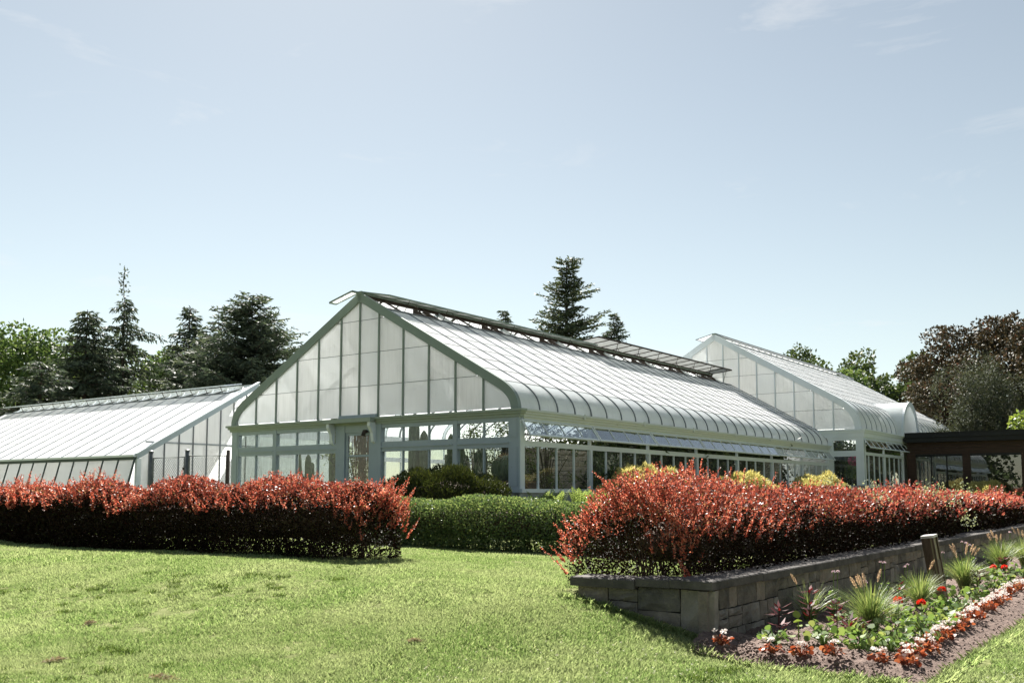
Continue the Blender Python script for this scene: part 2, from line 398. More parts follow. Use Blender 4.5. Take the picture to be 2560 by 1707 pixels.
M['geranium'] = leaf_mat('geranium_leaf', [(0, (0.08, 0.15, 0.04)), (0.7, (0.15, 0.23, 0.07)), (1, (0.24, 0.29, 0.11))], 0.45, 0.5, 0.3)
M['redpetal'] = leaf_mat('scarlet_petal', [(0, (0.55, 0.022, 0.012)), (1, (0.72, 0.05, 0.025))], 0.4, 0.5, 0.3, (1.2, 0.9, 0.8))
M['begleaf'] = leaf_mat('bronze_begonia_leaf', [(0, (0.11, 0.035, 0.022)), (0.6, (0.28, 0.10, 0.055)), (1, (0.36, 0.20, 0.11))], 0.4, 0.45, 0.35, (1.4, 0.9, 0.6))
M['whitepetal'] = leaf_mat('white_begonia_petal', [(0, (0.70, 0.66, 0.64)), (0.7, (0.80, 0.77, 0.75)), (1, (0.78, 0.62, 0.58))], 0.35, 0.5, 0.3, (1, 0.98, 0.95))
M['fountain'] = leaf_mat('fountain_grass_blade', [(0, (0.10, 0.17, 0.05)), (0.6, (0.19, 0.27, 0.09)), (1, (0.33, 0.37, 0.17))], 0.4, 0.45, 0.4)
M['plume'] = leaf_mat('pinkish_grass_plume', [(0, (0.42, 0.30, 0.25)), (1, (0.62, 0.50, 0.43))], 0.4, 0.8, 0.1)
M['lilac'] = leaf_mat('lilac_petal', [(0, (0.42, 0.30, 0.45)), (1, (0.60, 0.50, 0.60))], 0.35, 0.6, 0.2)
M['tuft'] = leaf_mat('dark_lawn_tuft', [(0, (0.05, 0.10, 0.022)), (1, (0.15, 0.22, 0.06))], 0.35, 0.5, 0.3)
M['clover'] = leaf_mat('white_clover', [(0, (0.55, 0.55, 0.48)), (1, (0.75, 0.75, 0.70))], 0.2, 0.8, 0.1)
M['thatch'] = leaf_mat('dry_thatch', [(0, (0.17, 0.135, 0.085)), (1, (0.44, 0.38, 0.27))], 0.2, 0.8, 0.1)
M['housefern'] = leaf_mat('glasshouse_foliage', [(0, (0.06, 0.10, 0.03)), (0.7, (0.15, 0.20, 0.06)), (1, (0.27, 0.30, 0.12))], 0.5, 0.45, 0.4)
M['grass'] = leaf_mat('lawn_grass_blade', [(0, (0.125, 0.205, 0.06)), (0.5, (0.255, 0.365, 0.14)), (0.88, (0.37, 0.46, 0.22)), (1, (0.50, 0.52, 0.34))], 0.45, 0.5, 0.3, (1.12, 1.1, 0.85), big=(0.9, (0.39, 0.45, 0.25)))
def lawn_ground():
    m, nt, out = new_mat('lawn_ground')
    c = ramp(nt, noise(nt, 3.0, 9, 0.7), [(0.3, (0.09, 0.105, 0.04)), (0.55, (0.17, 0.19, 0.085)), (0.75, (0.25, 0.24, 0.13))])
    p = node(nt, 'ShaderNodeBsdfPrincipled', Roughness=0.9); p.inputs['Specular IOR Level'].default_value = 0
    nt.links.new(c, p.inputs['Base Color']); bump(nt, noise(nt, 30, 6), 0.8, 0.03, p)
    nt.links.new(p.outputs[0], out.inputs['Surface']); return m
M['ground'] = lawn_ground()

# ------------------------------------------------------------------ terrain
AZ = 0.6272947                                # the garden's axes: U along the main ridge, V along its gable
U = np.array([math.sin(AZ), math.cos(AZ)]); V = np.array([-math.cos(AZ), math.sin(AZ)])
ROT = PI/2 - AZ                               # rotation that turns local x, y into U, V
GC = np.array([0.2014, 25.0])                 # front right corner of the main greenhouse
WC = np.array([2.11, 10.3])                   # near corner of the garden wall
LOW, GHZ = -0.06, 0.85
def sst(a, b, x):
    t = np.clip((x - a)/(b - a), 0, 1); return t*t*(3 - 2*t)
wv1, wv2 = Waves(3, 8, 0.25, 0.9), Waves(4, 10, 1.5, 4.0)
def terrain(x, y):
    x, y = np.asarray(x, float), np.asarray(y, float)
    qx, qy = x - WC[0], y - WC[1]
    a = qx*U[0] + qy*U[1]; s = qx*V[0] + qy*V[1]
    high = LOW + 0.53*sst(-4.2, 0.7, a) + (GHZ - 0.47)*sst(6.2, 9.5, a)*sst(2.4, 5.0, s)
    side_near = sst(-0.9, 2.2, s)             # open bank in front of the wall's return
    side_wall = sst(0.12, 0.36, s)            # hidden inside the wall
    k = sst(0.05, 0.35, a)
    m = side_near*(1-k) + side_wall*k
    P = np.stack([x.ravel(), y.ravel(), 0*x.ravel()], 1)
    w = (wv1(P)*0.028 + wv2(P)*0.005).reshape(x.shape)*sst(200, 60, y)
    return LOW + (high - LOW)*m + w
def tz(x, y): return float(terrain(np.array([x]), np.array([y]))[0])
def WL(a, s):                                 # wall frame to world xy
    p = WC + U*a + V*s; return float(p[0]), float(p[1])
def GL(a, b):
    p = GC + U*a + V*b; return float(p[0]), float(p[1])

def axis(lo, hi, step, far):
    c = list(np.arange(lo, hi + 1e-6, step)); d = step*1.5; x = hi
    up = []
    while x < far: x += d; up.append(x); d *= 1.35
    dn = []; d = step*1.5; x = lo
    while x > -far: x -= d; dn.append(x); d *= 1.35
    return np.array(dn[::-1] + c + up)
xs, ys = axis(-14, 15, 0.13, 1800), axis(4, 30, 0.13, 1800)
X, Y = np.meshgrid(xs, ys)
Z = terrain(X, Y)
nx, ny = len(xs), len(ys)
I = np.arange(nx*ny).reshape(ny, nx)
F = np.stack([I[:-1, :-1], I[:-1, 1:], I[1:, 1:], I[1:, :-1]], -1).reshape(-1, 4)
lawn = link('lawn', np_mesh('lawn', np.stack([X, Y, Z], -1).reshape(-1, 3), F, M['ground'], True))
tag(lawn, 'sloping mown lawn around the greenhouses', kind='structure')

# soil of the flower bed (its own sheet over the low ground)
def bed_z(a, s):
    x = WC[0] + U[0]*a + V[0]*s; y = WC[1] + U[1]*a + V[1]*s
    P = np.stack([a.ravel()*1.0, s.ravel()*1.0, 0*a.ravel()], 1)
    n = (Waves(21, 12, 4, 11)(P)*0.016 + Waves(22, 14, 12, 30)(P)*0.012 + Waves(23, 14, 40, 75)(P)*0.010).reshape(a.shape)
    edge = sst(-2.32, -1.85, s)*sst(-0.82, -0.40, a)
    return terrain(x, y) + 0.004 + 0.008*(1-edge) + (0.11 + n)*edge
def bed_end(s): return -0.82 + 0.08*np.sin(s*3.1) + 0.04*np.sin(s*9) + 0.32*sst(-1.5, 0.0, s)
def bed_h(a, s): return float(bed_z(np.array([a]), np.array([s]))[0])
aa = np.concatenate([np.arange(-0.82, 6, 0.05), np.arange(6, 32, 0.12)]); ss = np.arange(-2.32, 0.121, 0.05)
A_, S_ = np.meshgrid(aa, ss)
keep_end = bed_end(S_) + 0.82
A2 = A_ + np.where(A_ < 1, keep_end*(1-sst(-0.82, 1, A_)), 0)
XB = WC[0] + U[0]*A2 + V[0]*S_; YB = WC[1] + U[1]*A2 + V[1]*S_
I = np.arange(A_.size).reshape(A_.shape)
F = np.stack([I[:-1, :-1], I[:-1, 1:], I[1:, 1:], I[1:, :-1]], -1).reshape(-1, 4)[:, ::-1]
o = link('flower_bed_soil', np_mesh('flower_bed_soil', np.stack([XB, YB, bed_z(A_, S_)], -1).reshape(-1, 3), F, M['soil'], True))
tag(o, 'bare brown soil of the flower bed along the stone wall', kind='structure')
# ------------------------------------------------------------------ greenhouses
def quad_bez(p0, p1, p2, n):
    out = []
    for i in range(n + 1):
        t = i/n; out.append(tuple((1-t)**2*a + 2*t*(1-t)*b + t*t*c for a, b, c in zip(p0, p1, p2)))
    return out
class Profile:
    def __init__(s, br, ze, bk, zk, bc, za, n=16):
        s.br, s.ze, s.bk, s.zk, s.bc, s.za = br, ze, bk, zk, bc, za
        s.m = (za - zk)/(bc - bk); s.th = math.atan(s.m)
        s.curve = quad_bez((br, ze), (br, zk - s.m*(bk - br)), (bk, zk), n)
        s.right = s.curve + [(bc, za)]
        s.full = s.right + [(2*bc - b, z) for b, z in s.right[-2::-1]]
    def z(s, b):
        if b > s.bc: b = 2*s.bc - b
        r = s.right
        for p, q in zip(r, r[1:]):
            if p[0] <= b <= q[0] and q[0] > p[0]: return p[1] + (q[1]-p[1])*(b-p[0])/(q[0]-p[0])
        return s.ze
def box_mesh(name, x0, x1, y0, y1, z0, z1, mat): return B().box(x0, x1, y0, y1, z0, z1).mesh(name, mat)

def roof_side(root, pf, a0, ncol, cw, btop, rows, bar_mat, skip=()):
    """right-hand slope: lapped panes, bent eave panes, glazing bars"""
    c, s = math.cos(pf.th), math.sin(pf.th)
    total = (btop - pf.bk)/c; L = total/rows
    pane = box_mesh('roof_pane', 0.012, cw - 0.012, -0.012, L + 0.012, -0.003, 0.003, M['roofglass'])
    for i in range(ncol):
        for j in range(rows):
            y = j*L
            lift = 0.012 + random.uniform(-0.002, 0.002)
            slip = random.choice([0]*14 + [-0.03])
            link('roof_pane', pane, root, (a0 + i*cw, pf.bk + c*(y+slip) - s*lift, pf.zk + s*(y+slip) + c*lift), (pf.th - 0.010, 0, 0))
    cm = B().strip(pf.curve, 0.012, cw - 0.012, -0.004, 0.004).mesh('bent_eave_pane', M['curveglass'])
    for i in range(ncol): link('bent_eave_pane', cm, root, (a0 + i*cw, 0, 0))
    poly = pf.curve + [(btop, pf.z(btop))]
    bm = B().strip(poly, -0.017, 0.017, -0.05, 0.030).mesh('glazing_bar', bar_mat)
    for i in range(ncol + 1): link('glazing_bar', bm, root, (a0 + i*cw, 0, 0))
def far_slope(root, pf, a0, a1, btop):
    poly = [(2*pf.bc - b, z) for b, z in pf.curve] + [(2*pf.bc - btop, pf.z(btop))]
    n = int(round((a1 - a0)/0.889)); w = (a1 - a0)/n
    pm = B().strip(poly, 0.012, w - 0.012, -0.004, 0.004).mesh('far_roof_pane', M['farglass'])
    bm = B().strip(poly, -0.022, 0.022, -0.03, 0.05).mesh('far_roof_bar', M['bar'])
    for i in range(n): link('far_roof_pane', pm, root, (a0 + i*w, 0, 0)); link('far_roof_bar', bm, root, (a0 + i*w, 0, 0))
def gable(root, pf, a, edges, levels, rake, zbase, mats, rake_t=0.07):
    """rake boards, mullions and individually cut panes"""
    inner = lambda b: pf.z(b) - rake/math.cos(pf.th)*0.98
    fr, mul = mats
    mid = len(pf.right) - 1
    B().strip(pf.full[:mid + 1], a - rake_t, a + 0.05, -rake, 0.035).build('rake_board', fr, root)
    B().strip(pf.full[mid:], a - rake_t, a + 0.05, -rake, 0.035).build('rake_board', fr, root)
    for p in edges[1:-1]:
        zt = inner(p) + 0.05
        if zt > zbase + 0.1: B().box(a - 0.045, a + 0.03, p - 0.024, p + 0.024, zbase - 0.02, zt).build('mullion', mul, root)
    for b0, b1 in zip(edges, edges[1:]):
        for z0, z1 in zip(levels, levels[1:] + [99]):
            pts = [(b0 + 0.02 + (b1 - b0 - 0.04)*k/8) for k in range(9)]
            pts = [p for p in pts if inner(p) + 0.03 > z0 + 0.05]
            if len(pts) < 2: continue
            poly = [(pts[0], z0 + 0.005), (pts[-1], z0 + 0.005)]
            top = [(p, min(z1 - 0.005, inner(p) + 0.03)) for p in reversed(pts)]
            t2 = [top[0]]
            for k in range(1, len(top) - 1):
                s1 = (top[k][1]-top[k-1][1])/(top[k][0]-top[k-1][0]); s2 = (top[k+1][1]-top[k][1])/(top[k+1][0]-top[k][0])
                if abs(s1 - s2) > 1e-3: t2.append(top[k])
            poly += t2 + [top[-1]]
            da = random.uniform(-0.004, 0.004)
            B().prism(poly, a - 0.004 + da, a + 0.003 + da).build('gable_pane', M['gableglass'], root)
    for z in levels[1:]:
        bs = [p for p in np.linspace(edges[0], edges[-1], 200) if inner(p) > z]
        if bs: B().box(a - 0.013, a - 0.006, bs[0], bs[-1], z - 0.007, z + 0.007).build('lap_strip', M['bar'], root)
def cornice(root, mat, steps, a0, a1, b0, b1, side):
    m = B()
    for z0, z1, pr in steps:
        if side == 'front': m.box(a0 - pr, a0 + 0.1, b0 - pr, b1 + pr, z0, z1)
        else: m.box(a0 + 0.101, a1, b0 - pr, b0 + 0.1, z0 - 0.003, z1 - 0.003)
    return m.build('cornice', mat, root)
def side_wall(root, a0, nb, bw, b, z, paint_m, post0=0.2, panes=4):
    """z: ground, sill bottom, sill top, window top, rail top, hinge, cornice bottom"""
    zg, zs0, zs1, zw, zr, zh, zc = z
    B().box(a0, a0 + nb*bw, b + 0.01, b + 0.2, zg - 0.3, zs0).build('base_wall', M['concrete'], root)
    B().box(a0 + 0.02, a0 + nb*bw, b - 0.07, b + 0.14, zs0, zs1).build('sill', paint_m, root)
    B().box(a0 + post0, a0 + nb*bw, b + 0.005, b + 0.11, zw, zr).build('rail', paint_m, root)
    B().box(a0 + post0, a0 + nb*bw, b + 0.006, b + 0.12, zh, zc).build('header', paint_m, root)
    pm = box_mesh('post', -0.055, 0.055, -0.012, 0.112, zs1, zw, paint_m)
    pu = box_mesh('post', -0.04, 0.04, 0.02, 0.10, zr, zh, paint_m)
    for i in range(1, nb):
        link('post', pm, root, (a0 + i*bw, b, 0)); link('post', pu, root, (a0 + i*bw, b, 0))
    B().box(a0, a0 + post0, b - 0.02, b + 0.16, zs1, zh + 0.01).build('corner_post', paint_m, root)
    B().box(a0 + nb*bw - 0.12, a0 + nb*bw, b - 0.015, b + 0.13, zs1, zc).build('post', paint_m, root)
    pw = bw/panes
    mm = box_mesh('mullion', -0.016, 0.016, 0.01, 0.07, zs1, zw, paint_m)
    gm = box_mesh('window_pane', 0.012, pw - 0.012, 0.036, 0.042, zs1, zw, M['clear'])
    for i in range(nb*panes):
        if i % panes: link('mullion', mm, root, (a0 + i*pw, b, 0))
        link('window_pane', gm, root, (a0 + i*pw, b, 0), (random.uniform(-0.003, 0.003), 0, random.uniform(-0.003, 0.003)))
    SL = 0.52
    fm = B().box(0.03, bw - 0.03, -0.02, 0.02, -0.05, 0).box(0.03, bw - 0.03, -0.02, 0.02, -SL, -SL + 0.055)
    for k in range(panes + 1):
        w = 0.05 if k in (0, panes) else 0.022
        x = 0.03 + (bw - 0.06)*k/panes
        x = min(max(x, 0.03 + w/2), bw - 0.03 - w/2)
        fm.box(x - w/2, x + w/2, -0.018, 0.018, -SL + 0.055, -0.05)
    fm = fm.mesh('vent_sash', paint_m)
    vp = box_mesh('vent_pane', 0, (bw - 0.06)/panes, -0.003, 0.003, -SL + 0.05, -0.045, M['ventglass'])
    for i in range(nb):
        ph = 0.62 + random.uniform(-0.02, 0.02)
        v = link('vent_sash', fm, root, (a0 + i*bw, b - 0.025, zh + 0.02), (-ph, 0, 0))
        for k in range(panes): link('vent_pane', vp, v, (0.03 + (bw - 0.06)*k/panes, 0, 0))
    for i in range(nb*2):
        x = a0 + (i + 0.5)*bw/2
        B().bar((x, b - 0.26, zh - 0.36), (x, b + 0.06, zr + 0.06), 0.02, 0.012).build('vent_stay', M['rust'], root)
    rm = B().tube([(a0 + 0.3, b + 0.16, zr + 0.18), (a0 + nb*bw - 0.2, b + 0.16, zr + 0.18)], 0.022)
    rm.build('vent_shaft', M['rust'], root)
def ridge_sash(root, a0, n, cw, b, z, delta, side, length, frame, glass):
    """one long ridge vent hinged at the ridge; side -1 opens over the right-hand slope"""
    f = B()
    y1 = side*length
    f.box(0, n*cw, min(0, side*0.05), max(0, side*0.05), -0.025, 0.025)
    f.box(0, n*cw, min(y1, y1 - side*0.06), max(y1, y1 - side*0.06), -0.026, 0.026)
    for k in range(n + 1): f.box(k*cw - 0.015, k*cw + 0.015, min(side*0.05, y1 - side*0.06), max(side*0.05, y1 - side*0.06), -0.022, 0.022)
    o = f.build('ridge_vent', frame, root, (a0, b, z), (-side*delta, 0, 0))
    pm = box_mesh('vent_pane', 0.01, cw - 0.01, min(side*0.04, y1 - side*0.05), max(side*0.04, y1 - side*0.05), 0.004, 0.010, glass)
    for k in range(n): link('vent_pane', pm, o, (k*cw, 0, 0))
    return o

# ---- the main greenhouse
gh = empty('greenhouse', (GC[0], GC[1], 0), ROT, 'long white glass greenhouse with tall gable, curved eaves and open ridge vents', 'greenhouse')
LEN, BW = 24.95, 3.564
pf = Profile(0.03, 3.755, 0.61, 4.55, 5.83, 7.50)
BT = 4.80
roof_side(gh, pf, 0.06, 28, (LEN - 0.06)/28, BT, 6, M['bar'])
far_slope(gh, pf, 0.06, LEN, BT)
s_ = 0.9667
ge = [0.06] + [0.215 + s_*k for k in range(1, 6)] + [5.83] + [0.215 + 5*s_ + 1.565 + s_*k for k in range(5)] + [11.60]
gable(gh, pf, 0.0, ge, [3.80, 4.71, 5.69, 6.68], 0.21, 3.80, (M['sage'], M['sage']))
B().box(-0.10, 0.02, 5.07, 6.60, 3.762, 3.86).build('door_flashing', M['bluepaint'], gh)
steps = [(3.70, 3.762, 0.17), (3.635, 3.70, 0.12), (3.56, 3.635, 0.07)]
cornice(gh, M['sage_pale'], steps, 0, LEN, 0, 11.66, 'front')
cornice(gh, M['cream'], steps, 0, LEN, 0, 0, 'side')
for k in range(7): B().box(k*3.564 + 2.9, k*3.564 + 2.98, -0.185, -0.165, 3.64, 3.79).build('gutter_clip', M['cream'], gh)
# front wall: posts, rails, panes
FW = M['bluepaint']
GZ = GHZ
B().box(0.0, 0.18, 0.0, 4.9, GZ - 0.3, 1.58).build('base_wall', M['concrete'], gh)
B().box(0.0, 0.18, 6.75, 11.66, GZ - 0.3, 1.58).build('base_wall', M['concrete'], gh)
B().box(-0.06, 0.14, -0.04, 4.92, 1.58, 1.68).build('sill', FW, gh)
B().box(-0.06, 0.14, 6.73, 11.70, 1.58, 1.68).build('sill', FW, gh)
for b0, b1 in ((0.0, 0.34), (2.08, 2.23), (9.46, 9.63), (11.32, 11.66)):
    m = B().box(-0.03, 0.12, b0, b1, 1.681, 3.56)
    if b1 - b0 > 0.3: m.box(-0.045, -0.03, b0 + 0.06, b1 - 0.06, 1.75, 2.78).box(-0.045, -0.03, b0 + 0.06, b1 - 0.06, 3.03, 3.50)
    m.build('post', FW, gh)
for b0, b1 in ((4.90, 5.30), (6.38, 6.75)): B().box(-0.05, 0.12, b0, b1, GZ - 0.1, 3.56).build('door_post', FW, gh)
for b0, b1 in ((0.34, 2.08), (2.23, 4.90), (6.75, 9.46), (9.63, 11.32)):
    B().box(-0.02, 0.10, b0, b1, 2.76, 2.87).box(-0.05, 0.105, b0, b1, 2.87, 2.91).box(-0.02, 0.10, b0, b1, 2.91, 3.04).build('rail', FW, gh)
    B().box(-0.018, 0.10, b0, b1, 3.44, 3.56).build('header', FW, gh)
    cuts = [b0] + [e for e in ge if b0 + 0.2 < e < b1 - 0.2] + [b1]
    for c0, c1 in zip(cuts, cuts[1:]):
        if c0 != b0:
            B().box(-0.01, 0.06, c0 - 0.02, c0 + 0.02, 1.68, 2.76).build('mullion', FW, gh)
            B().box(-0.01, 0.06, c0 - 0.02, c0 + 0.02, 3.04, 3.44).build('mullion', FW, gh)
        for z0, z1 in ((1.68, 2.76), (3.04, 3.44)):
            B().box(0.03, 0.036, c0 + 0.005, c1 - 0.005, z0, z1).build('window_pane', M['clear'], gh)
dr = B().box(0.0, 0.05, 5.32, 5.42, GZ, 3.34).box(0.0, 0.05, 6.28, 6.37, GZ, 3.34).box(0.0, 0.05, 5.42, 6.28, 3.26, 3.34).box(0.0, 0.05, 5.42, 6.28, 2.63, 2.69).box(0.0, 0.05, 5.42, 6.28, GZ, 1.5)
door = dr.build('door', M['bluepaint'], gh)
B().box(0.02, 0.026, 5.41, 6.29, 1.5, 2.64).build('door_pane', M['clear'], door)
B().box(0.02, 0.026, 5.41, 6.29, 2.68, 3.27).build('door_pane', M['clear'], door)
B().box(-0.03, 0.1, 5.30, 6.38, 3.345, 3.56).build('door_head', FW, gh)
B().box(-0.34, -0.17, 5.05, 7.0, 3.625, 3.745).build('door_canopy', M['sage_pale'], gh)
for b in (5.10, 6.80):
    B().prism([(-0.30, 3.62), (-0.30, 3.50), (-0.18, 3.32), (-0.13, 3.05), (-0.05, 3.0), (-0.05, 3.62)], b, b + 0.11, 'y').build('bracket', M['white'], gh)
B().tube([(-0.06, 5.45, 3.36), (-0.16, 5.45, 3.36), (-0.2, 5.45, 3.24)], [0.05, 0.06, 0.07], 8).build('door_lamp', M['rust'], gh)
side_wall(gh, 0.0, 7, BW, 0.0, (GZ, 1.58, 1.68, 2.80, 2.94, 3.46, 3.56), M['white'])
# far long wall (seen only through the glass)
B().box(0.1, LEN, 11.5, 11.66, GZ - 0.2, 1.68).build('far_base_wall', M['concrete'], gh)
m = B().box(0.1, LEN, 11.52, 11.62, 2.78, 2.94).box(0.1, LEN, 11.52, 11.62, 3.45, 3.76)
for k in range(29): m.box(0.1 + k*0.887 - 0.02, 0.1 + k*0.887 + 0.02, 11.54, 11.6, 1.68, 3.45)
m.build('far_wall_frame', M['white'], gh)
B().box(0.1, LEN, 11.567, 11.573, 1.68, 3.45).build('far_wall_glass', M['clear'], gh)
B().box(0.15, LEN, 0.15, 11.5, GZ - 0.3, GZ + 0.03).build('floor', M['floor'], gh)
# trusses
tr = B().strip(pf.right, -0.03, 0.03, -0.16, -0.055).strip(pf.full[len(pf.right)-1:], -0.03, 0.03, -0.16, -0.055).box(-0.025, 0.025, 2.2, 9.46, 5.28, 5.36).mesh('truss', M['white'])
for k in range(1, 8): link('truss', tr, gh, (k*BW, 0, 0))
pm = B().tube([(0.1, 2.4, 5.4), (LEN, 2.4, 5.4)], 0.03).tube([(0.1, 9.3, 5.4), (LEN, 9.3, 5.4)], 0.03).build('purlin_pipes', M['white'], gh)
# ridge: beam, cap, opening with rafter stubs and two rows of sashes, the left shut but for its tip
B().box(0.0, LEN, 5.79, 5.87, 7.39, 7.475).build('ridge_beam', M['rust'], gh)
B().box(-0.09, LEN, 5.73, 5.93, 7.475, 7.56).build('ridge_cap', M['ridge'], gh)
for sd in (-1, 1):
    b = 5.83 + sd*(5.83 - BT)
    B().bar((0.06, b, pf.z(BT) + 0.01), (LEN, b, pf.z(BT) + 0.01), 0.07, 0.06, (0, sd*pf.m, 1)).build('vent_curb', M['bar'], gh)
rm = B()
rm.bar((0, BT + 0.04, pf.z(BT) - 0.03), (0, 5.80, 7.42), 0.035, 0.05).bar((0, 11.66 - BT - 0.04, pf.z(BT) - 0.03), (0, 5.86, 7.42), 0.035, 0.05)
rm = rm.mesh('rafter_stub', M['rust'])
for k in range(14): link('rafter_stub', rm, gh, (0.95 + k*1.782, 0, 0))
gm = B().prism([(4.88, 6.93), (5.80, 7.40), (5.80, 7.20)], -0.015, 0.015).prism([(4.88, 6.93), (5.2, 7.24), (5.45, 7.24)], -0.04, 0.04).mesh('gusset', M['rust'])
for k in range(7): link('gusset', gm, gh, (2.3 + k*BW, 0, 0))
ridge_sash(gh, 0.05, 13, 0.91, 5.76, 7.545, R(12), -1, 1.08, M['ridge'], M['roofglass'])
ridge_sash(gh, 11.95, 14, 0.925, 5.76, 7.555, R(-6), -1, 1.08, M['rust'], M['roofglass'])
ridge_sash(gh, -0.29, 1, 0.28, 5.90, 7.545, R(14), 1, 1.02, M['ridge'], M['roofglass'])
ridge_sash(gh, 0.06, 27, 0.915, 5.90, 7.545, R(29.2), 1, 1.12, M['ridge'], M['roofglass'])  # unseen row kept shut to stop a sun streak on the gable
for k in range(14):
    x = 0.95 + k*1.8; up = x > 12
    B().bar((x, 4.95, 6.98), (x, 4.74, 7.64 if up else 7.30), 0.016, 0.016).build('vent_strut', M['rust'], gh)
    B().bar((x + 0.9, 4.95, 6.98), (x + 0.9, 5.3, 7.58 if up else 7.38), 0.014, 0.014).build('vent_strut', M['rust'], gh)

# ---- the taller greenhouse behind it
gh2 = empty('greenhouse', (GC[0], GC[1], 0), ROT, 'taller glass greenhouse rising behind the long one, joined to the brown pavilion', 'greenhouse')
A2 = 24.95
pf2 = Profile(-1.50, 4.49, -0.55, 5.95, 5.62, 9.55, 18)
N2 = 24; CW2 = 0.86
roof_side(gh2, pf2, A2 + 0.08, N2, CW2, 5.0, 7, M['barlight'])
far_slope(gh2, pf2, A2 + 0.08, A2 + 0.08 + N2*CW2, 5.0)
e2 = [-1.45, -0.27, 0.65, 1.58, 2.51, 3.43, 4.35, 5.18, 6.05, 6.9] + [6.9 + 0.92*k for k in range(1, 7)] + [12.69]
gable(gh2, pf2, A2, e2, [4.52, 5.45, 6.38, 7.35, 8.23], 0.25, 4.50, (M['white'], M['white']))
s2 = [(4.42, 4.49, 0.16), (4.33, 4.42, 0.11), (4.12, 4.33, 0.06)]
cornice(gh2, M['white'], s2, A2, A2 + 20.7, -1.6, 12.8, 'front')
cornice(gh2, M['white'], s2, A2, A2 + 20.7, -1.6, 0, 'side')
# the strip of front wall that stands clear of the long greenhouse
B().box(A2, A2 + 0.2, -1.6, 12.8, GZ - 0.3, 1.9).build('base_wall', M['concrete'], gh2)
for b0, b1 in ((-1.62, -1.26), (-0.20, 0.02)): B().box(A2 - 0.03, A2 + 0.14, b0, b1, 1.9, 4.12).build('post', M['white'], gh2)
B().box(A2 - 0.02, A2 + 0.12, -1.26, -0.20, 3.24, 3.50).build('rail', M['white'], gh2)
B().box(A2 - 0.02, A2 + 0.12, -1.26, -0.20, 3.98, 4.12).build('header', M['white'], gh2)
for z0, z1 in ((1.9, 3.24), (3.50, 3.98)): B().box(A2 + 0.04, A2 + 0.046, -1.26, -0.20, z0, z1).build('window_pane', M['clear'], gh2)
B().box(A2 + 0.02, A2 + 0.06, 0.03, 12.7, 1.9, 4.12).build('party_glazing', M['gableglass'], gh2)
side_wall(gh2, A2, 2, 3.56, -1.6, (GZ, 1.80, 1.90, 3.30, 3.44, 4.02, 4.12), M['white'], 0.3)
B().box(A2 + 7.2, A2 + 20.7, -1.5, -1.4, GZ - 0.3, 4.12).build('rear_side_wall', M['concrete'], gh2)
B().box(A2 + 0.2, A2 + 20.7, -1.4, 12.7, GZ - 0.3, GZ + 0.03).build('floor', M['floor'], gh2)
B().strip(pf2.full, A2 + 20.66, A2 + 20.76, -0.25, 0.03).build('rake_board', M['white'], gh2)
B().prism(pf2.full, A2 + 20.68, A2 + 20.69).build('rear_gable_glazing', M['gableglass'], gh2)
B().box(A2 - 0.08, A2 + 20.7, 5.53, 5.71, 9.53, 9.62).build('ridge_cap', M['ridge'], gh2)
ridge_sash(gh2, A2 + 0.1, 22, 0.93, 5.58, 9.60, pf2.th - R(3.5), -1, 0.95, M['barlight'], M['roofglass'])
ridge_sash(gh2, A2 - 0.05, 22, 0.93, 5.66, 9.60, R(13), 1, 1.0, M['barlight'], M['roofglass'])
# barrel dormer over its side entrance
arch = [(33.0 + 1.62*math.cos(t), 4.42 + 1.86*math.sin(t)) for t in np.linspace(PI, 0, 41)]
B().strip(arch, -1.72, 1.2, -0.02, 0.02, 'y').build('dormer_vault', M['curveglass'], gh2)
B().strip(arch, -1.80, -1.70, -0.20, 0.03, 'y').build('dormer_arch_frame', M['white'], gh2)
B().prism([(x*0.9 + 3.3, 4.42 + (z - 4.42)*0.9) for x, z in arch], -1.745, -1.735, 'y').build('dormer_pane', M['gableglass'], gh2)

# ---- the low greenhouse on the far side
gh3 = empty('greenhouse', (GC[0], GC[1], 0), ROT, 'low glass greenhouse with plain straight eaves, running off beyond the chain link gate', 'greenhouse')
a0, ze, ar, zr = -0.10, 2.93, 5.35, 6.02
th3 = math.atan2(zr - ze, ar - a0); c3, s3 = math.cos(th3), math.sin(th3)
LB0, NC3 = 17.0, 19
op = 0.86; slope = (ar - a0)/c3; L3 = (slope - op)/7
rot3 = Matrix(((0, c3, -s3), (-1, 0, 0), (0, s3, c3))).to_euler()
pm3 = box_mesh('roof_pane', 0.012, 0.988, -0.012, L3 + 0.012, -0.003, 0.003, M['roofglass'])
for i in range(NC3):
    for j in range(7):
        y = j*L3; l = 0.014
        link('roof_pane', pm3, gh3, (a0 + c3*y - s3*l, LB0 + i + 1, ze + s3*y + c3*l), rot3)
bm3 = B().bar((a0, 0, ze + 0.01), (a0 + c3*7*L3, 0, ze + s3*7*L3 + 0.01), 0.03, 0.06, (-s3, 0, c3)).mesh('glazing_bar', M['barlight'])
for i in range(NC3 + 1): link('glazing_bar', bm3, gh3, (0, LB0 + i, 0))
B().bar((a0 - 0.06, LB0 - 0.05, ze - 0.03), (a0 - 0.06, LB0 + NC3, ze - 0.03), 0.14, 0.07).build('eave_gutter', M['white'], gh3)
B().bar((a0 - 0.03, LB0 - 0.02, ze - 0.12), (a0 - 0.03, LB0 + NC3, ze - 0.12), 0.10, 0.10).build('eave_plate', M['bardark'], gh3)
aT, bT_, zT = a0 - 0.03, 0, ze - 0.16
aB, zB = a0 - 0.03 - 0.36, 1.35
d3 = Vector((aB - aT, 0, zB - zT)); Lw = d3.length; d3.normalize(); n3 = Vector((-0.97, 0, 0.25)).normalized()
rw = Matrix(((0, -d3.x, n3.x), (1, 0, 0), (0, -d3.z, n3.z)))
wm = B()
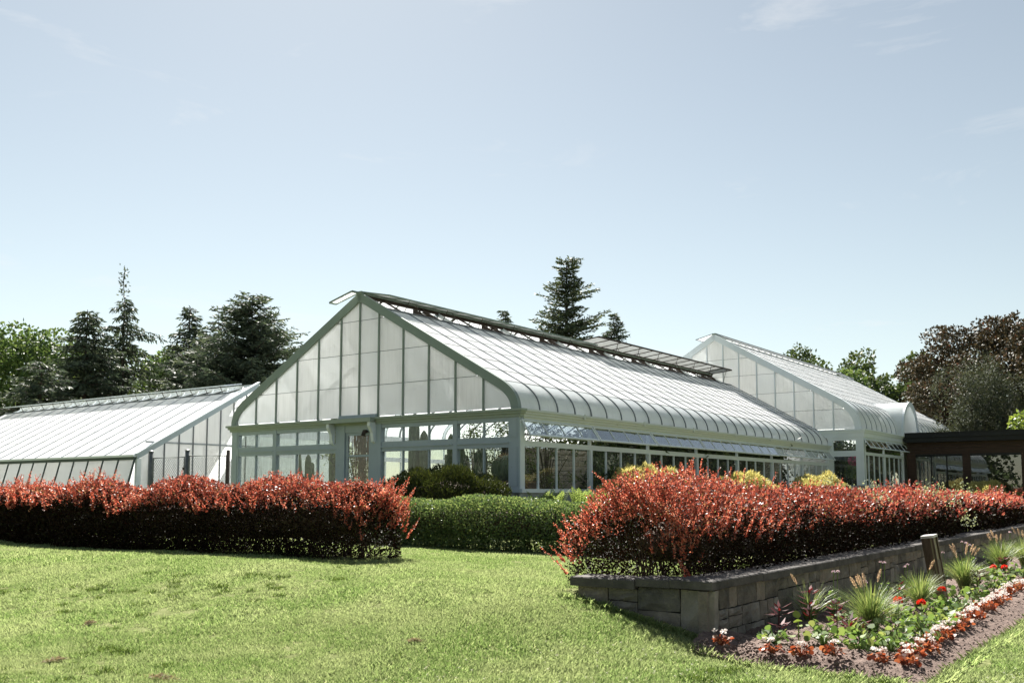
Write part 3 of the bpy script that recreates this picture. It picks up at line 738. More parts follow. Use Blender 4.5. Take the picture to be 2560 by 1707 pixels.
wall_pane = B().quadbox([(aB, 0.02, zB), (aB, 0.98, zB), (aT, 0.98, zT), (aT, 0.02, zT), (aB + 0.006, 0.02, zB), (aB + 0.006, 0.98, zB), (aT + 0.006, 0.98, zT), (aT + 0.006, 0.02, zT)]).mesh('wall_pane', M['gableglass'])
wb = B().bar((aB, 0, zB), (aT, 0, zT), 0.045, 0.06, (1, 0, 0)).mesh('wall_bar', M['bardark'])
for i in range(NC3):
    link('wall_pane', wall_pane, gh3, (0, LB0 + i, 0))
    link('wall_bar', wb, gh3, (-0.01, LB0 + i, 0))
B().box(aB - 0.05, aB + 0.1, LB0, LB0 + NC3, GZ - 0.4, zB).build('base_wall', M['concrete'], gh3)
# its gable: post, rake, mullions, panes
prof3 = lambda a: ze + (a - a0)*math.tan(th3)
B().bar((a0, LB0 - 0.03, ze - 0.06), (ar, LB0 - 0.03, zr - 0.06), 0.09, 0.20, (-s3, 0, c3)).build('rake_board', M['bluepaint'], gh3)
B().bar((a0 - 0.02, LB0 - 0.05, ze + 0.05), (ar, LB0 - 0.05, zr + 0.05), 0.16, 0.04, (-s3, 0, c3)).build('rake_flashing', M['white'], gh3)
B().box(a0 + 0.02, a0 + 0.20, LB0 - 0.06, LB0 + 0.06, GZ, ze - 0.12).build('post', M['white'], gh3)
B().box(a0 + 0.4, ar, LB0 - 0.02, LB0 + 0.03, 3.40, 3.46).build('rail', M['barlight'], gh3)
mu = [0.45] + [1.07 + 0.62*k for k in range(7)] + [5.35]
for p, q in zip(mu, mu[1:]):
    B().box(p - 0.022, p + 0.022, LB0 - 0.03, LB0 + 0.03, GZ, prof3(p) - 0.08).build('mullion', M['bar'], gh3)
    if prof3(p) > 3.5:
        poly = [(p + 0.02, 3.46), (q - 0.02, 3.46), (q - 0.02, prof3(q) - 0.12), (p + 0.02, prof3(p) - 0.12)]
        B().prism(poly, LB0 - 0.004, LB0 + 0.004, 'y').build('gable_pane', M['gableglass'], gh3)
        B().box(p + 0.02, q - 0.02, LB0 - 0.004, LB0 + 0.004, GZ + 0.3, 3.40).build('gable_pane', M['gableglass'], gh3)
    else:
        B().prism([(p + 0.02, GZ + 0.3), (q - 0.02, GZ + 0.3), (q - 0.02, prof3(q) - 0.12), (p + 0.02, prof3(p) - 0.12)], LB0 - 0.004, LB0 + 0.004, 'y').build('gable_pane', M['gableglass'], gh3)
B().prism([(a0 + 0.2, GZ + 0.3), (0.43, GZ + 0.3), (0.43, prof3(0.43) - 0.12), (a0 + 0.2, prof3(0.2) - 0.2)], LB0 - 0.004, LB0 + 0.004, 'y').build('gable_pane', M['gableglass'], gh3)
# far slope, ridge, lattice and open ridge vents
poly = [(ar + 0.55, zr - 0.31), (2*ar - a0, ze)]
B().strip(poly, LB0, LB0 + NC3, -0.004, 0.004, 'y').build('far_roof_glazing', M['roofglass'], gh3)
B().prism([(ar, GZ), (2*ar - a0, GZ), (2*ar - a0, ze), (ar, zr)], LB0 - 0.01, LB0, 'y').build('far_gable_glazing', M['gableglass'], gh3)
B().box(2*ar - a0 - 0.1, 2*ar - a0, LB0, LB0 + NC3, GZ, ze).build('far_wall', M['gableglass'], gh3)
B().box(a0 + 0.1, 2*ar - a0, LB0 + 0.05, LB0 + NC3, GZ - 0.2, GZ + 0.02).build('floor', M['floor'], gh3)
B().box(ar - 0.05, ar + 0.05, LB0 - 0.02, LB0 + NC3, zr - 0.16, zr - 0.02).build('ridge_beam', M['cream'], gh3)
yo = slope - op
pa = (a0 + c3*yo, ze + s3*yo)
B().bar((pa[0], LB0 + 0.9, pa[1] + 0.03), (pa[0], LB0 + NC3, pa[1] + 0.03), 0.06, 0.07).build('vent_curb', M['bar'], gh3)
lt = B()
for s in (0, 1):
    x = 0.1 if s else 0.9
    lt.bar((pa[0] + 0.05, x, pa[1]), (ar, 1 - x, zr - 0.1), 0.05, 0.06)
lt.bar((pa[0] + 0.05, 0.5, pa[1] + 0.02), (ar, 0.5, zr - 0.09), 0.04, 0.05)
lt = lt.mesh('ridge_lattice', M['white'])
for i in range(NC3): link('ridge_lattice', lt, gh3, (0, LB0 + i, 0))
# vent sash, nearly level
fr = B(); n3v = NC3 - 1
y1 = -0.92
fr.box(y1, y1 + 0.05, 0, n3v, -0.02, 0.02).box(-0.05, 0, 0, n3v, -0.02, 0.02)
for k in range(n3v + 1): fr.box(y1 + 0.05, -0.05, max(0, k - 0.015), min(n3v, k + 0.015), -0.018, 0.018)
vs3 = fr.build('ridge_vent', M['white'], gh3, (ar - 0.03, LB0 + 1, zr + 0.05), (0, R(-9), 0))
vm3 = box_mesh('vent_pane', y1 + 0.04, -0.04, 0.01, 0.99, 0.003, 0.009, M['roofglass'])
for k in range(n3v): link('vent_pane', vm3, vs3, (0, k, 0))
for k in range(n3v): B().bar((pa[0] + 0.04, LB0 + 1.3 + k, pa[1]), (ar - 0.9, LB0 + 1.3 + k, zr + 0.02 - 0.1), 0.018, 0.018).build('vent_strut', M['rust'], gh3)

# ---- brown pavilion
pv = empty('pavilion', (GC[0], GC[1], 0), ROT, 'low dark brown timber pavilion with big tinted windows beside the taller greenhouse', 'pavilion')
PA, PB = 32.0, -14.0
B().box(PA - 0.35, PA + 11, PB, -1.76, 4.12, 4.36).box(PA - 0.42, PA + 11, PB, -1.755, 4.36, 4.60).build('fascia', M['fascia'], pv)
B().box(PA - 0.46, PA - 0.425, PB, -1.75, 4.575, 4.61).build('drip_edge', M['fascia'], pv)
for k in range(4):
    B().box(PA - 0.02, PA + 0.03, PB, -1.8, 3.52 + k*0.15, 3.664 + k*0.15).build('board', M['brownwood'], pv)
for b0, b1 in ((-2.20, -1.78), (-4.78, -4.42), (-7.32, -7.05), (-10.3, -10.0), (-13.0, -12.7)):
    B().box(PA - 0.06, PA + 0.12, b0, b1, -0.4, 3.515).build('post', M['brownwood'], pv)
for b0, b1 in ((-4.42, -2.20), (-7.05, -4.78), (-10.0, -7.32), (-12.7, -10.3)):
    B().box(PA + 0.0, PA + 0.06, b0, b1, 3.40, 3.515).build('window_head', M['fascia'], pv)
    B().box(PA + 0.0, PA + 0.06, b0, b1, -0.4, 1.3).build('window_base', M['brownwood'], pv)
    n = 3 if b1 < -2.1 and b1 > -4.5 else 1
    for k in range(n):
        x0, x1 = b0 + (b1-b0)*k/n, b0 + (b1-b0)*(k+1)/n
        if k: B().box(PA + 0.0, PA + 0.05, x0 - 0.03, x0 + 0.03, 1.3, 3.40).build('mullion', M['fascia'], pv)
        B().box(PA + 0.02, PA + 0.026, x0, x1, 1.3, 3.40).build('window_pane', M['tinted'], pv)
B().box(PA + 8, PA + 8.2, PB, -1.8, GZ - 0.2, 4.1).build('rear_wall', M['brownwood'], pv)
B().box(PA + 0.1, PA + 8, PB, -1.8, GZ - 0.2, GZ + 0.03).build('floor', M['floor'], pv)
# ------------------------------------------------------------------ chain link fence
fn = empty('chain_link_fence', (GC[0], GC[1], 0), ROT, 'grey chain link gate and fence between the two greenhouses', 'fence')
FA = -0.02
for b, zt in ((16.16, 3.06), (14.05, 3.05)):
    p = B().tube([(FA, b, GZ - 0.3), (FA, b, zt - 0.05)], 0.075, 12).build('post', M['steel'], fn, smooth=True)
    B().tube([(FA, b, zt - 0.06), (FA, b, zt - 0.01), (FA, b, zt + 0.02)], [0.083, 0.083, 0.03], 12).build('post_cap', M['steel'], p)
B().tube([(FA, 11.84, GZ - 0.3), (FA, 11.84, 2.98)], 0.06, 10).build('post', M['rust'], fn, smooth=True)
for b0, b1 in ((14.2, 16.02), (11.92, 13.93)):
    B().tube([(FA, b0, GZ + 0.1), (FA, b0, 2.80), (FA, b1, 2.83 if b0 < 13 else 2.80), (FA, b1, GZ + 0.1)], 0.03, 8).build('gate_frame', M['steel'], fn)
    w = B(); st = 0.12; h0, h1 = GZ + 0.15, 2.78
    n = int((b1 - b0 + h1 - h0)/st)
    for k in range(n):
        for sg in (1, -1):
            t0 = k*st - (h1 - h0)
            p0, p1 = max(t0, 0), min(t0 + h1 - h0, b1 - b0)
            if p1 - p0 < 0.02: continue
            q = (lambda t: b0 + t) if sg > 0 else (lambda t: b1 - t)
            w.bar((FA, q(p0), h0 + p0 - t0), (FA, q(p1), h0 + p1 - t0), 0.0045, 0.0045, (1, 0, 0))
    w.build('wire_mesh', M['steel'], fn)
B().box(FA - 0.05, FA + 0.05, 14.1, 14.24, 2.36, 2.44).build('latch', M['rust'], fn)
# ------------------------------------------------------------------ garden wall: core, faced stones, coping
gw = empty('garden_wall', (WC[0], WC[1], 0), ROT, 'low rock-faced stone retaining wall with dark coping beside the flower bed', 'wall')
CAPZ, CAPT, WLEN = 0.655, 0.095, 31.0
B().box(0.09, WLEN, 0.09, 0.44, -0.5, CAPZ - CAPT).box(0.09, 0.44, 0.44, 1.62, -0.5, CAPZ - CAPT).build('core', M['mortar'], gw)
def stone_mesh(w, h, d, seed):
    g = random.Random(seed); nx_, nz_ = 4, 4; v, f = [], []
    for i in range(nx_):
        for k in range(nz_):
            ex, ez = i/(nx_-1), k/(nz_-1); edge = i in (0, nx_-1) or k in (0, nz_-1)
            v.append((ex*w + g.uniform(-1, 1)*0.006, -(0.002 + g.uniform(0, 0.012) if edge else d*g.uniform(0.2, 1.3)), ez*h + g.uniform(-1, 1)*0.006))
    for i in range(nx_-1):
        for k in range(nz_-1):
            a = i*nz_ + k; f.append((a, a + nz_, a + nz_ + 1, a + 1))
    n = len(v)
    ring = [i*nz_ for i in range(nx_)] + [(nx_-1)*nz_ + k for k in range(1, nz_)] + [i*nz_ + nz_-1 for i in range(nx_-2, -1, -1)] + [k for k in range(nz_-2, 0, -1)]
    for r in ring: v.append((v[r][0], 0.09, v[r][2]))
    for j in range(len(ring)):
        j2 = (j + 1) % len(ring); f.append((ring[j], n + j, n + j2, ring[j2]))
    m = bpy.data.meshes.new('stone'); m.from_pydata(v, [], f); m.materials.append(M['stone']); m.update()
    return m
g = random.Random(5)
zt = CAPZ - CAPT - 0.006
k = 0
def lay(z0, z1, x, xe, jump=0.0):
    """one course of random-width stones"""
    global k
    J = 0.013
    while x < xe - 0.06:
        grow = 1 + max(0, x - 8)*0.07
        w = min(g.choice((0.17, 0.24, 0.32, 0.42, 0.55))*g.uniform(0.85, 1.15)*grow, xe - x)
        if xe - x - w < 0.12: w = xe - x
        if z1 - z0 > 0.17 and g.random() < 0.12 and w > 0.24:          # two thin stones instead of one
            h = (z1 - z0)*g.uniform(0.4, 0.6)
            link('stone', stone_mesh(w - J, h - J, 0.03, k), gw, (x + J/2, 0.075, z0 + J/2)); k += 1
            link('stone', stone_mesh(w - J, z1 - z0 - h - J, 0.03, k), gw, (x + J/2, 0.075, z0 + h + J/2)); k += 1
        else:
            link('stone', stone_mesh(w - J, z1 - z0 - J, 0.034, k), gw, (x + J/2, 0.075, z0 + J/2)); k += 1
        x += w
for z0, z1 in ((-0.12, 0.06), (0.06, zt)): link('stone', stone_mesh(0.30, z1 - z0 - 0.013, 0.045, k), gw, (0.008, 0.075, z0 + 0.006)); k += 1
a = 0.32
while a < WLEN - 1:
    e = a + g.uniform(1.0, 2.2); h1, h2 = -0.12 + g.uniform(0.15, 0.24), zt - g.uniform(0.15, 0.25)
    lay(-0.12, h1, a, e); lay(h1, h2, a, e); lay(h2, zt, a, e)
    a = e
# the short return, bigger ashlar blocks
for s0, s1, z0, z1 in ((0.0, 0.40, -0.5, -0.14), (0.0, 0.40, -0.14, 0.06), (0.0, 0.40, 0.06, zt), (0.40, 0.92, -0.3, 0.02), (0.40, 0.92, 0.02, 0.30), (0.40, 0.92, 0.30, zt),
                       (0.92, 1.30, -0.1, 0.22), (0.92, 1.30, 0.22, 0.38), (0.92, 1.30, 0.38, zt - 0.03), (1.30, 1.70, 0.0, 0.24), (1.30, 1.70, 0.24, zt - 0.03)):
    link('stone', stone_mesh(s1 - s0 - 0.014, z1 - z0 - 0.014, 0.04, k), gw, (0.072, s1 - 0.007, z0 + 0.007), (0, 0, -PI/2)); k += 1
def cap_mesh(x0, x1, y0, y1, z0, z1):
    m = B(); e = 0.012
    m.quadbox([(x0, y0, z0), (x1, y0, z0), (x1, y1, z0), (x0, y1, z0), (x0, y0, z1 - e), (x1, y0, z1 - e), (x1, y1, z1 - e), (x0, y1, z1 - e)])
    n = len(m.v)
    m.v += [(x0 + e, y0 + e, z1), (x1 - e, y0 + e, z1), (x1 - e, y1 - e, z1), (x0 + e, y1 - e, z1)]
    m.f.remove((4, 5, 6, 7)); m.f += [(n, n+1, n+2, n+3), (4, 5, n+1, n), (5, 6, n+2, n+1), (6, 7, n+3, n+2), (7, 4, n, n+3)]
    return m
x = 0.0
while x < WLEN:
    l = g.uniform(1.2, 1.7); dz = g.uniform(-0.006, 0.006)
    cap_mesh(x + 0.004 if x else 0.0, min(x + l - 0.004, WLEN), 0.0, 0.50, CAPZ - CAPT + dz, CAPZ + dz).build('coping_stone', M['cap'], gw); x += l
cap_mesh(0.0, 0.46, 0.505, 0.92, CAPZ - CAPT, CAPZ - 0.004).build('coping_stone', M['cap'], gw)
cap_mesh(-0.02, 0.46, 0.925, 1.76, CAPZ - CAPT - 0.035, CAPZ - 0.025).build('coping_stone', M['cap'], gw)

# ------------------------------------------------------------------ hedges and shrubs
def section_points(n, length, hw, h0, h1, wseed, lump=0.16, inner=0.35, ends=True, power=2.6, endr=None):
    """points inside a long rounded hedge (local x along it), most of them near the skin; also the outward direction"""
    x = rng.uniform(0, length, n)
    t = rng.uniform(-0.12*PI, 1.12*PI, n)
    r = 1 - np.abs(rng.normal(0, inner, n)); r = np.clip(r, 0.05, 1.05)
    cy_, sy_ = np.cos(t), np.sin(t)
    q = (np.abs(cy_)**power + np.abs(sy_)**power)**(-1/power)
    e = np.ones(n); er = endr or hw
    if ends:
        d = np.minimum(x, length - x); e = np.sqrt(np.clip(1 - np.clip(1 - d/er, 0, 1)**2, 0.03, 1))
    P0 = np.stack([x, cy_*q*hw, sy_*q*(h1 - h0)/1.0 + h0], 1)
    lum = 1 + lump*Waves(wseed, 12, 1.2, 4.5)(P0)
    y = cy_*q*hw*r*lum*e
    z = h0 + np.maximum(sy_*q, -0.15)*(h1 - h0)*r*(0.55 + 0.45*e)*(1 + (lum - 1)*0.6)
    N = unit(np.stack([np.where(ends & (x < hw), -(1 - x/hw), np.where(ends & (length - x < hw), 1 - (length - x)/hw, 0)), cy_, np.maximum(sy_, 0) + 0.15], 1))
    return np.stack([x, y, z], 1), N
def to_world(P, D, ox, oy, rz):
    c, s = math.cos(rz), math.sin(rz)
    rot = np.array([[c, -s, 0], [s, c, 0], [0, 0, 1]])
    Q = P @ rot.T + np.array([ox, oy, 0])
    Q[:, 2] += terrain(Q[:, 0], Q[:, 1])
    return Q, D @ rot.T
def shoots(n, pts_fn, hmin, hmax, lean=0.35, step=0.022, leaf=(0.03, 0.018), scale=None):
    """upright whippy shoots clothed in small leaves"""
    P, N, S = pts_fn(n)
    out = []
    cl_ = np.clip(0.85 + 0.45*Waves(n, 10, 1.5, 5)(P), 0.3, 1.5)
    stems = []
    for i in range(n):
        L = hmin + (hmax - hmin)*random.uniform(0, 1)**1.3*cl_[i]; s = S[i]
        d = np.array([random.gauss(0, lean), random.gauss(0, lean), 1.0]) + N[i]*np.array([0.6, 0.6, 0.2]); d /= np.linalg.norm(d)
        m = max(4, int(L/(step*s)))
        t = np.linspace(0, 1, m)[:, None]
        bend = np.array([random.gauss(0, 0.15), random.gauss(0, 0.15), 0])
        p = P[i] + d*L*t + bend*L*t*t
        stems.append((P[i], P[i] + d*L*0.6 + bend*L*0.36, P[i] + d*L + bend*L))
        k = 3
        p = np.repeat(p, k, 0); 
        dd = unit(rdir(len(p)) + d*0.9)
        out.append((p, dd, np.full(len(p), s)*np.repeat(1.15 - 0.6*t[:, 0], k)))
    P = np.concatenate([o[0] for o in out]); D = np.concatenate([o[1] for o in out]); S = np.concatenate([o[2] for o in out])
    return P, D, S, stems
def hedge_stems(parent, pts, h, mat, n_each=6, spread=0.3, r=0.011):
    m = B()
    for x, y, z in pts:
        for j in range(n_each):
            a = random.uniform(0, 6.28); b = random.uniform(0.3, 1)*spread
            m.tube([(x + random.uniform(-.1, .1), y + random.uniform(-.1, .1), z - 0.05), (x + b*0.4*math.cos(a), y + b*0.4*math.sin(a), z + h*0.4), (x + b*math.cos(a), y + b*math.sin(a), z + h)], [r, r*0.8, r*0.4], 4, False)
    return m.build('stems', mat, parent)

# -- left barberry hedge, runs along V
hl = empty('barberry_hedge', (*WL(2.5, 12), 0), 0, 'red barberry hedge across the lawn, in front of the low greenhouse', 'hedge')
LH0, LHL, LHW = 6.45, 18.0, 0.66
hx, hy = WL(1.85, LH0); rv = ROT + PI/2       # local x runs along V, local y along -U
rvl = rv - 0.02
def lh_scale(P): return np.clip(np.hypot(P[:, 0], P[:, 1])/16.0, 0.8, 1.5)
P, N = section_points(165000, LHL, LHW, 0.10, 1.25, 31, 0.14, 0.28, endr=0.5)
gap = Waves(77, 12, 3, 9)(P*np.array([1, 1, 0.6]))
keepm = (P[:, 2] > 0.20) | (gap > -0.8) | (P[:, 0] < 2.5)
P, N = P[keepm], N[keepm]
Pw, Nw = to_world(P, N, hx, hy, rvl)
D = unit(rdir(len(Pw)) + Nw*0.6 + np.array([0, 0, 0.35])); S = lh_scale(Pw)
top = rng.uniform(size=len(P))*0.9 + 0.05 < sst(0.78, 1.20, P[:, 2] + 0.10*Waves(78, 10, 3, 8)(P))  # red above, near-black below: shade at the hedge foot is in the leaf colour
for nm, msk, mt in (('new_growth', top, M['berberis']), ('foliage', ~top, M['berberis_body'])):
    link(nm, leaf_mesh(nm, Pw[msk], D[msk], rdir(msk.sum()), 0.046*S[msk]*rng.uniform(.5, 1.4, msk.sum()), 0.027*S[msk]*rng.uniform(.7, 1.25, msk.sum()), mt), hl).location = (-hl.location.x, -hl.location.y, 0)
def lh_top(n):
    x = np.concatenate([rng.uniform(0.0, LHL, n - n//11), rng.uniform(-0.05, 0.7, n//11)])
    y = rng.uniform(-0.6, 0.62, n)
    P0 = np.stack([x, y, np.full(n, 1.1)], 1)
    z = 1.08 + 0.10*Waves(31, 12, 1.2, 4.5)(P0) - 0.75*np.abs(y)**2 - 0.10*rng.uniform(0, 1, n)
    end = np.clip(1 - x/0.7, 0, 1); z -= 0.55*end*rng.uniform(0, 1, n)**1.5
    Pq, Nq = to_world(np.stack([x, y, z], 1), np.stack([-end*1.2, y*0.8, 0*y], 1), hx, hy, rvl)
    return Pq, Nq, lh_scale(Pq)
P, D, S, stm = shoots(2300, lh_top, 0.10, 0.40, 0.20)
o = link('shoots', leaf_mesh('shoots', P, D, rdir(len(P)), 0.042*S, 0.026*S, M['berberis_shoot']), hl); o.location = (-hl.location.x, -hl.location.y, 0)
m = B()
for s3_ in stm: m.tube(s3_, [0.004, 0.003, 0.002], 3, False)
o = tag(m.build('shoot_stems', M['stem'], hl), kind='stuff'); o.location = (-hl.location.x, -hl.location.y, 0)
pts = []
for i in range(36):
    p, _ = to_world(np.array([[0.35 + i*0.5, random.uniform(-0.15, 0.15), 0]]), np.zeros((1, 3)), hx, hy, rvl); pts.append(tuple(p[0]))
o = hedge_stems(hl, pts, 0.75, M['stem'], 7, 0.42); o.location = (-hl.location.x, -hl.location.y, 0)

def hedge_core(parent, length, hw, z0, z1, ox, oy, rz):  # unseen solid core added to block sunlight through the leaves
    nx_, k = int(length/0.3), 10; v, f = [], []
    for i in range(nx_ + 1):
        x = 0.55 + (length - 1.1)*i/nx_; e = min(1, 0.25 + (min(x, length - x) - 0.55)/0.9)
        for j in range(k):
            an = 2*PI*j/k; v.append((x, math.cos(an)*hw*e*random.uniform(.8, 1.1), (z0 + z1)/2 + math.sin(an)*(z1 - z0)/2*e*random.uniform(.85, 1.1)))
    for i in range(nx_):
        for j in range(k): f.append((i*k + j, i*k + (j+1) % k, (i+1)*k + (j+1) % k, (i+1)*k + j))
    f.append(tuple(range(k))); f.append(tuple(nx_*k + j for j in range(k)))
    Q, _ = to_world(np.array(v), np.zeros((len(v), 3)), ox, oy, rz)
    m = B(); m.v = [tuple(q) for q in Q]; m.f = f
    o = m.build('opaque_core', M['stem'], parent); o.location = (-parent.location.x, -parent.location.y, 0)
hedge_core(hl, LHL, 0.36, 0.28, 0.92, hx, hy, rvl)

# -- right barberry hedge, runs along U behind the wall
hr = empty('barberry_hedge', (*WL(2, 1.4), 0), 0, 'red barberry hedge growing behind the stone wall', 'hedge')
RHL = 27.0
rx, ry = WL(0.36, 1.30)
def rh_scale(P): return np.clip(np.hypot(P[:, 0], P[:, 1])/13.5, 0.85, 2.2)
def rh_dense(P, n0=8.0): return rng.uniform(size=len(P)) < np.clip((n0/np.maximum(P[:, 0] + 5, 1))**1.2, 0.10, 1)
P, N = section_points(280000, RHL, 0.93, 0.10, 1.20, 41, 0.13, 0.28, endr=0.40)
k_ = rh_dense(P); P, N = P[k_], N[k_]
P[:, 2] *= 1.10 - 0.012*P[:, 0]
gap = Waves(87, 12, 3, 9)(P*np.array([1, 1, 0.6]))
keepm = (P[:, 2] > 0.24) | (gap > -0.3) | (P[:, 0] < 2.0)
P, N = P[keepm], N[keepm]
Pw, Nw = to_world(P, N, rx, ry, ROT)
D = unit(rdir(len(Pw)) + Nw*0.6 + np.array([0, 0, 0.35])); S = rh_scale(Pw)
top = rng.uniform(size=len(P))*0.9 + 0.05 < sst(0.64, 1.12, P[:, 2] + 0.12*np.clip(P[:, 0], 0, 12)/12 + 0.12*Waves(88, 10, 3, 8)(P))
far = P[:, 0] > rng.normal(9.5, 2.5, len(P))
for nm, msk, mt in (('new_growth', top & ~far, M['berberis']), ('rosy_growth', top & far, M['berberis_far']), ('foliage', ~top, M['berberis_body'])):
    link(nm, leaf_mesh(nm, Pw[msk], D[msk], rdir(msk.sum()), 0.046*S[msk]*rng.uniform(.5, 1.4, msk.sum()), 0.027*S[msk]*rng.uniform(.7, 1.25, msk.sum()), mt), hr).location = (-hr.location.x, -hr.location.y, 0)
def rh_top(n):
    x = np.concatenate([rng.uniform(0.0, 1, n - n//11)**1.5*RHL, rng.uniform(-0.05, 0.7, n//11)])
    y = rng.uniform(-0.82, 0.82, n)
    P0 = np.stack([x, y, np.full(n, 1.0)], 1)
    z = (1.02 + 0.09*Waves(41, 12, 1.2, 4.5)(P0) - 0.62*np.abs(y)**2 - 0.10*rng.uniform(0, 1, n))*(1.10 - 0.012*x)
    end = np.clip(1 - x/0.7, 0, 1); z -= 0.55*end*rng.uniform(0, 1, n)**1.5
    Pq, Nq = to_world(np.stack([x, y, z], 1), np.stack([-end*0.7, y*0.7 + end*0.5, 0*y], 1), rx, ry, ROT)
    return Pq, Nq, rh_scale(Pq)
P, D, S, stm = shoots(2100, rh_top, 0.10, 0.42, 0.22)
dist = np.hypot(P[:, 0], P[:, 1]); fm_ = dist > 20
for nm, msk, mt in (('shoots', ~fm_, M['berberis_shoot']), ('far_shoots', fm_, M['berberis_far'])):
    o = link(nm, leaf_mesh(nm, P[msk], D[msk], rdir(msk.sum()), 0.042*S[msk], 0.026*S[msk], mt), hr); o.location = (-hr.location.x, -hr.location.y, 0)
m = B()
for s3_ in stm: m.tube(s3_, [0.004, 0.003, 0.002], 3, False)
o = tag(m.build('shoot_stems', M['stem'], hr), kind='stuff'); o.location = (-hr.location.x, -hr.location.y, 0)
pts = []
for i in range(40):
    p, _ = to_world(np.array([[0.35 + i*0.5, random.uniform(-0.15, 0.15), 0]]), np.zeros((1, 3)), rx, ry, ROT); pts.append(tuple(p[0]))
o = hedge_stems(hr, pts, 0.7, M['stem'], 7, 0.42); o.location = (-hr.location.x, -hr.location.y, 0)
hedge_core(hr, RHL, 0.40, 0.22, 0.80, rx, ry, ROT)
# -- silvery self-sown shrubs in the right hedge
for (a, s, h, w, n, lab) in ((12.6, 0.95, 1.22, 0.75, 2600, 'pale silvery shrub spilling through the right hedge, the larger clump'), (8.6, 1.15, 1.32, 0.5, 900, 'pale silvery shrub tips poking from the right hedge, nearer the wall corner')):
    x, y = WL(a, s); z = tz(x, y)
    t = empty('silver_shrub', (x, y, z), 0, lab, 'shrub', 'silvery shrubs in the hedge')
    cl = 34; Cc = np.stack([rng.normal(0, w*0.6, cl), rng.normal(0, w*0.35, cl), rng.uniform(0.35, 1, cl)*h], 1)
    idx = rng.integers(0, cl, n); P = Cc[idx] + rng.normal(0, 0.10, (n, 3))
    link('foliage', leaf_mesh('foliage', P, unit(rdir(n) + [0, 0, .5]), rdir(n), 0.055, 0.03, M['silver']), t)
    m = B()
    for c in Cc: m.tube([(0, 0, 0), tuple(c*0.6 + [0, 0, 0.1]), tuple(c + [0, 0, 0.1])], [0.012, 0.008, 0.003], 4, False)
    m.build('stems', M['stem'], t)

# -- clipped green hedge between them
hg = empty('clipped_hedge', (*WL(5.6, 7), 0), 0, 'clipped glossy green hedge between the two red hedges', 'hedge')
gx, gy = WL(5.75, 3.0)
P, N = section_points(105000, 9.2, 0.55, 0.08, 0.98, 51, 0.10, 0.28, True, 4.5)
keepm = (P[:, 2] > 0.22) | (Waves(97, 12, 3, 8)(P) > -0.5)
P, N = P[keepm], N[keepm]
Pw, Nw = to_world(P, N, gx, gy, rv)
D = unit(rdir(len(Pw)) + Nw*0.7 + np.array([0, 0, 0.4]))
link('foliage', leaf_mesh('foliage', Pw, D, rdir(len(Pw)), 0.05*rng.uniform(.7, 1.2, len(Pw)), 0.032, M['boxwood']), hg).location = (-hg.location.x, -hg.location.y, 0)
pts = []
for i in range(24):
    p, _ = to_world(np.array([[0.3 + i*0.38, random.uniform(-0.2, 0.2), 0]]), np.zeros((1, 3)), gx, gy, rv); pts.append(tuple(p[0]))
o = hedge_stems(hg, pts, 0.75, M['stem'], 7, 0.35); o.location = (-hg.location.x, -hg.location.y, 0)

hedge_core(hg, 9.2, 0.36, 0.25, 0.80, gx, gy, rv)
def dome(name, label, cat, x, y, rx_, ry_, h, n, mat, leaf, lump=0.08, up=0.4, z0=None, flat=2.4, group=None, rot=0.0):
    z = tz(x, y) if z0 is None else z0
    t = empty(name, (x, y, z), rot, label, cat, group)
    d = rdir(n); d[:, 2] = np.abs(d[:, 2])
    q = (np.abs(d[:, 0])**flat + np.abs(d[:, 1])**flat + np.abs(d[:, 2])**flat)**(-1/flat)
    lum = 1 + lump*Waves(int(x*91) % 997 + 5, 14, 2.5, 9)(d*2)
    r = np.clip(1 - np.abs(rng.normal(0, 0.10, n)), 0.3, 1.03)
    P = d*(q*lum*r)[:, None]*np.array([rx_, ry_, h])
    D = unit(d*0.9 + rdir(n)*0.8 + np.array([0, 0, up]))
    link('foliage', leaf_mesh('foliage', P, D, rdir(n), leaf[0]*rng.uniform(.6, 1.3, n), leaf[1], mat), t)
    cs = B(); k = 12
    pts_ = [(0, 0, 0)]
    for i in range(5):
        f = i/5; pts_.append(f)
    v = []; fc = []
    for i in range(6):
        f = i/5; rr = (1 - f**2.4)**(1/2.4) if f < 1 else 0.02
        for j in range(k):
            an = 2*PI*j/k; v.append((0.86*rx_*rr*math.cos(an), 0.86*ry_*rr*math.sin(an), 0.86*h*f))
    for i in range(5):
        for j in range(k): fc.append((i*k+j, i*k+(j+1) % k, (i+1)*k+(j+1) % k, (i+1)*k+j))
    fc.append(tuple(5*k+j for j in range(k)))
    cs.v, cs.f = v, fc
    cs.build('opaque_core', M['stem'], t)
    return t
dome('yew_bush', 'wide dark green rounded yew bush at the greenhouse corner', 'shrub', *GL(-2.6, 0.42), 1.95, 1.15, 1.42, 42000, M['yew'], (0.085, 0.022), 0.07, rot=rv)
dome('low_bush', 'low lime green bush by the chain link gate', 'shrub', *GL(-2.9, 9.8), 0.95, 0.7, 1.18, 9000, M['limebush'], (0.06, 0.03), 0.1)
for i, (a, b, r_, h, lab) in enumerate(((4.3, -1.3, 2.0, 1.40, 'golden cypress mound below the side windows, nearest the greenhouse corner'), (11.6, -1.35, 2.9, 1.36, 'golden cypress mound in the middle of the side windows'),
                                        (19.2, -1.4, 2.6, 1.36, 'golden cypress mound below the side windows, nearest the taller greenhouse'), (31.0, -5.6, 1.6, 1.25, 'golden cypress mound below the wide pavilion window'))):
    dome('golden_cypress', lab, 'shrub', *GL(a, b), r_, 0.95, h, 16000, M['gold'], (0.12, 0.04), 0.10, 0.2, group='golden cypress mounds', rot=ROT)
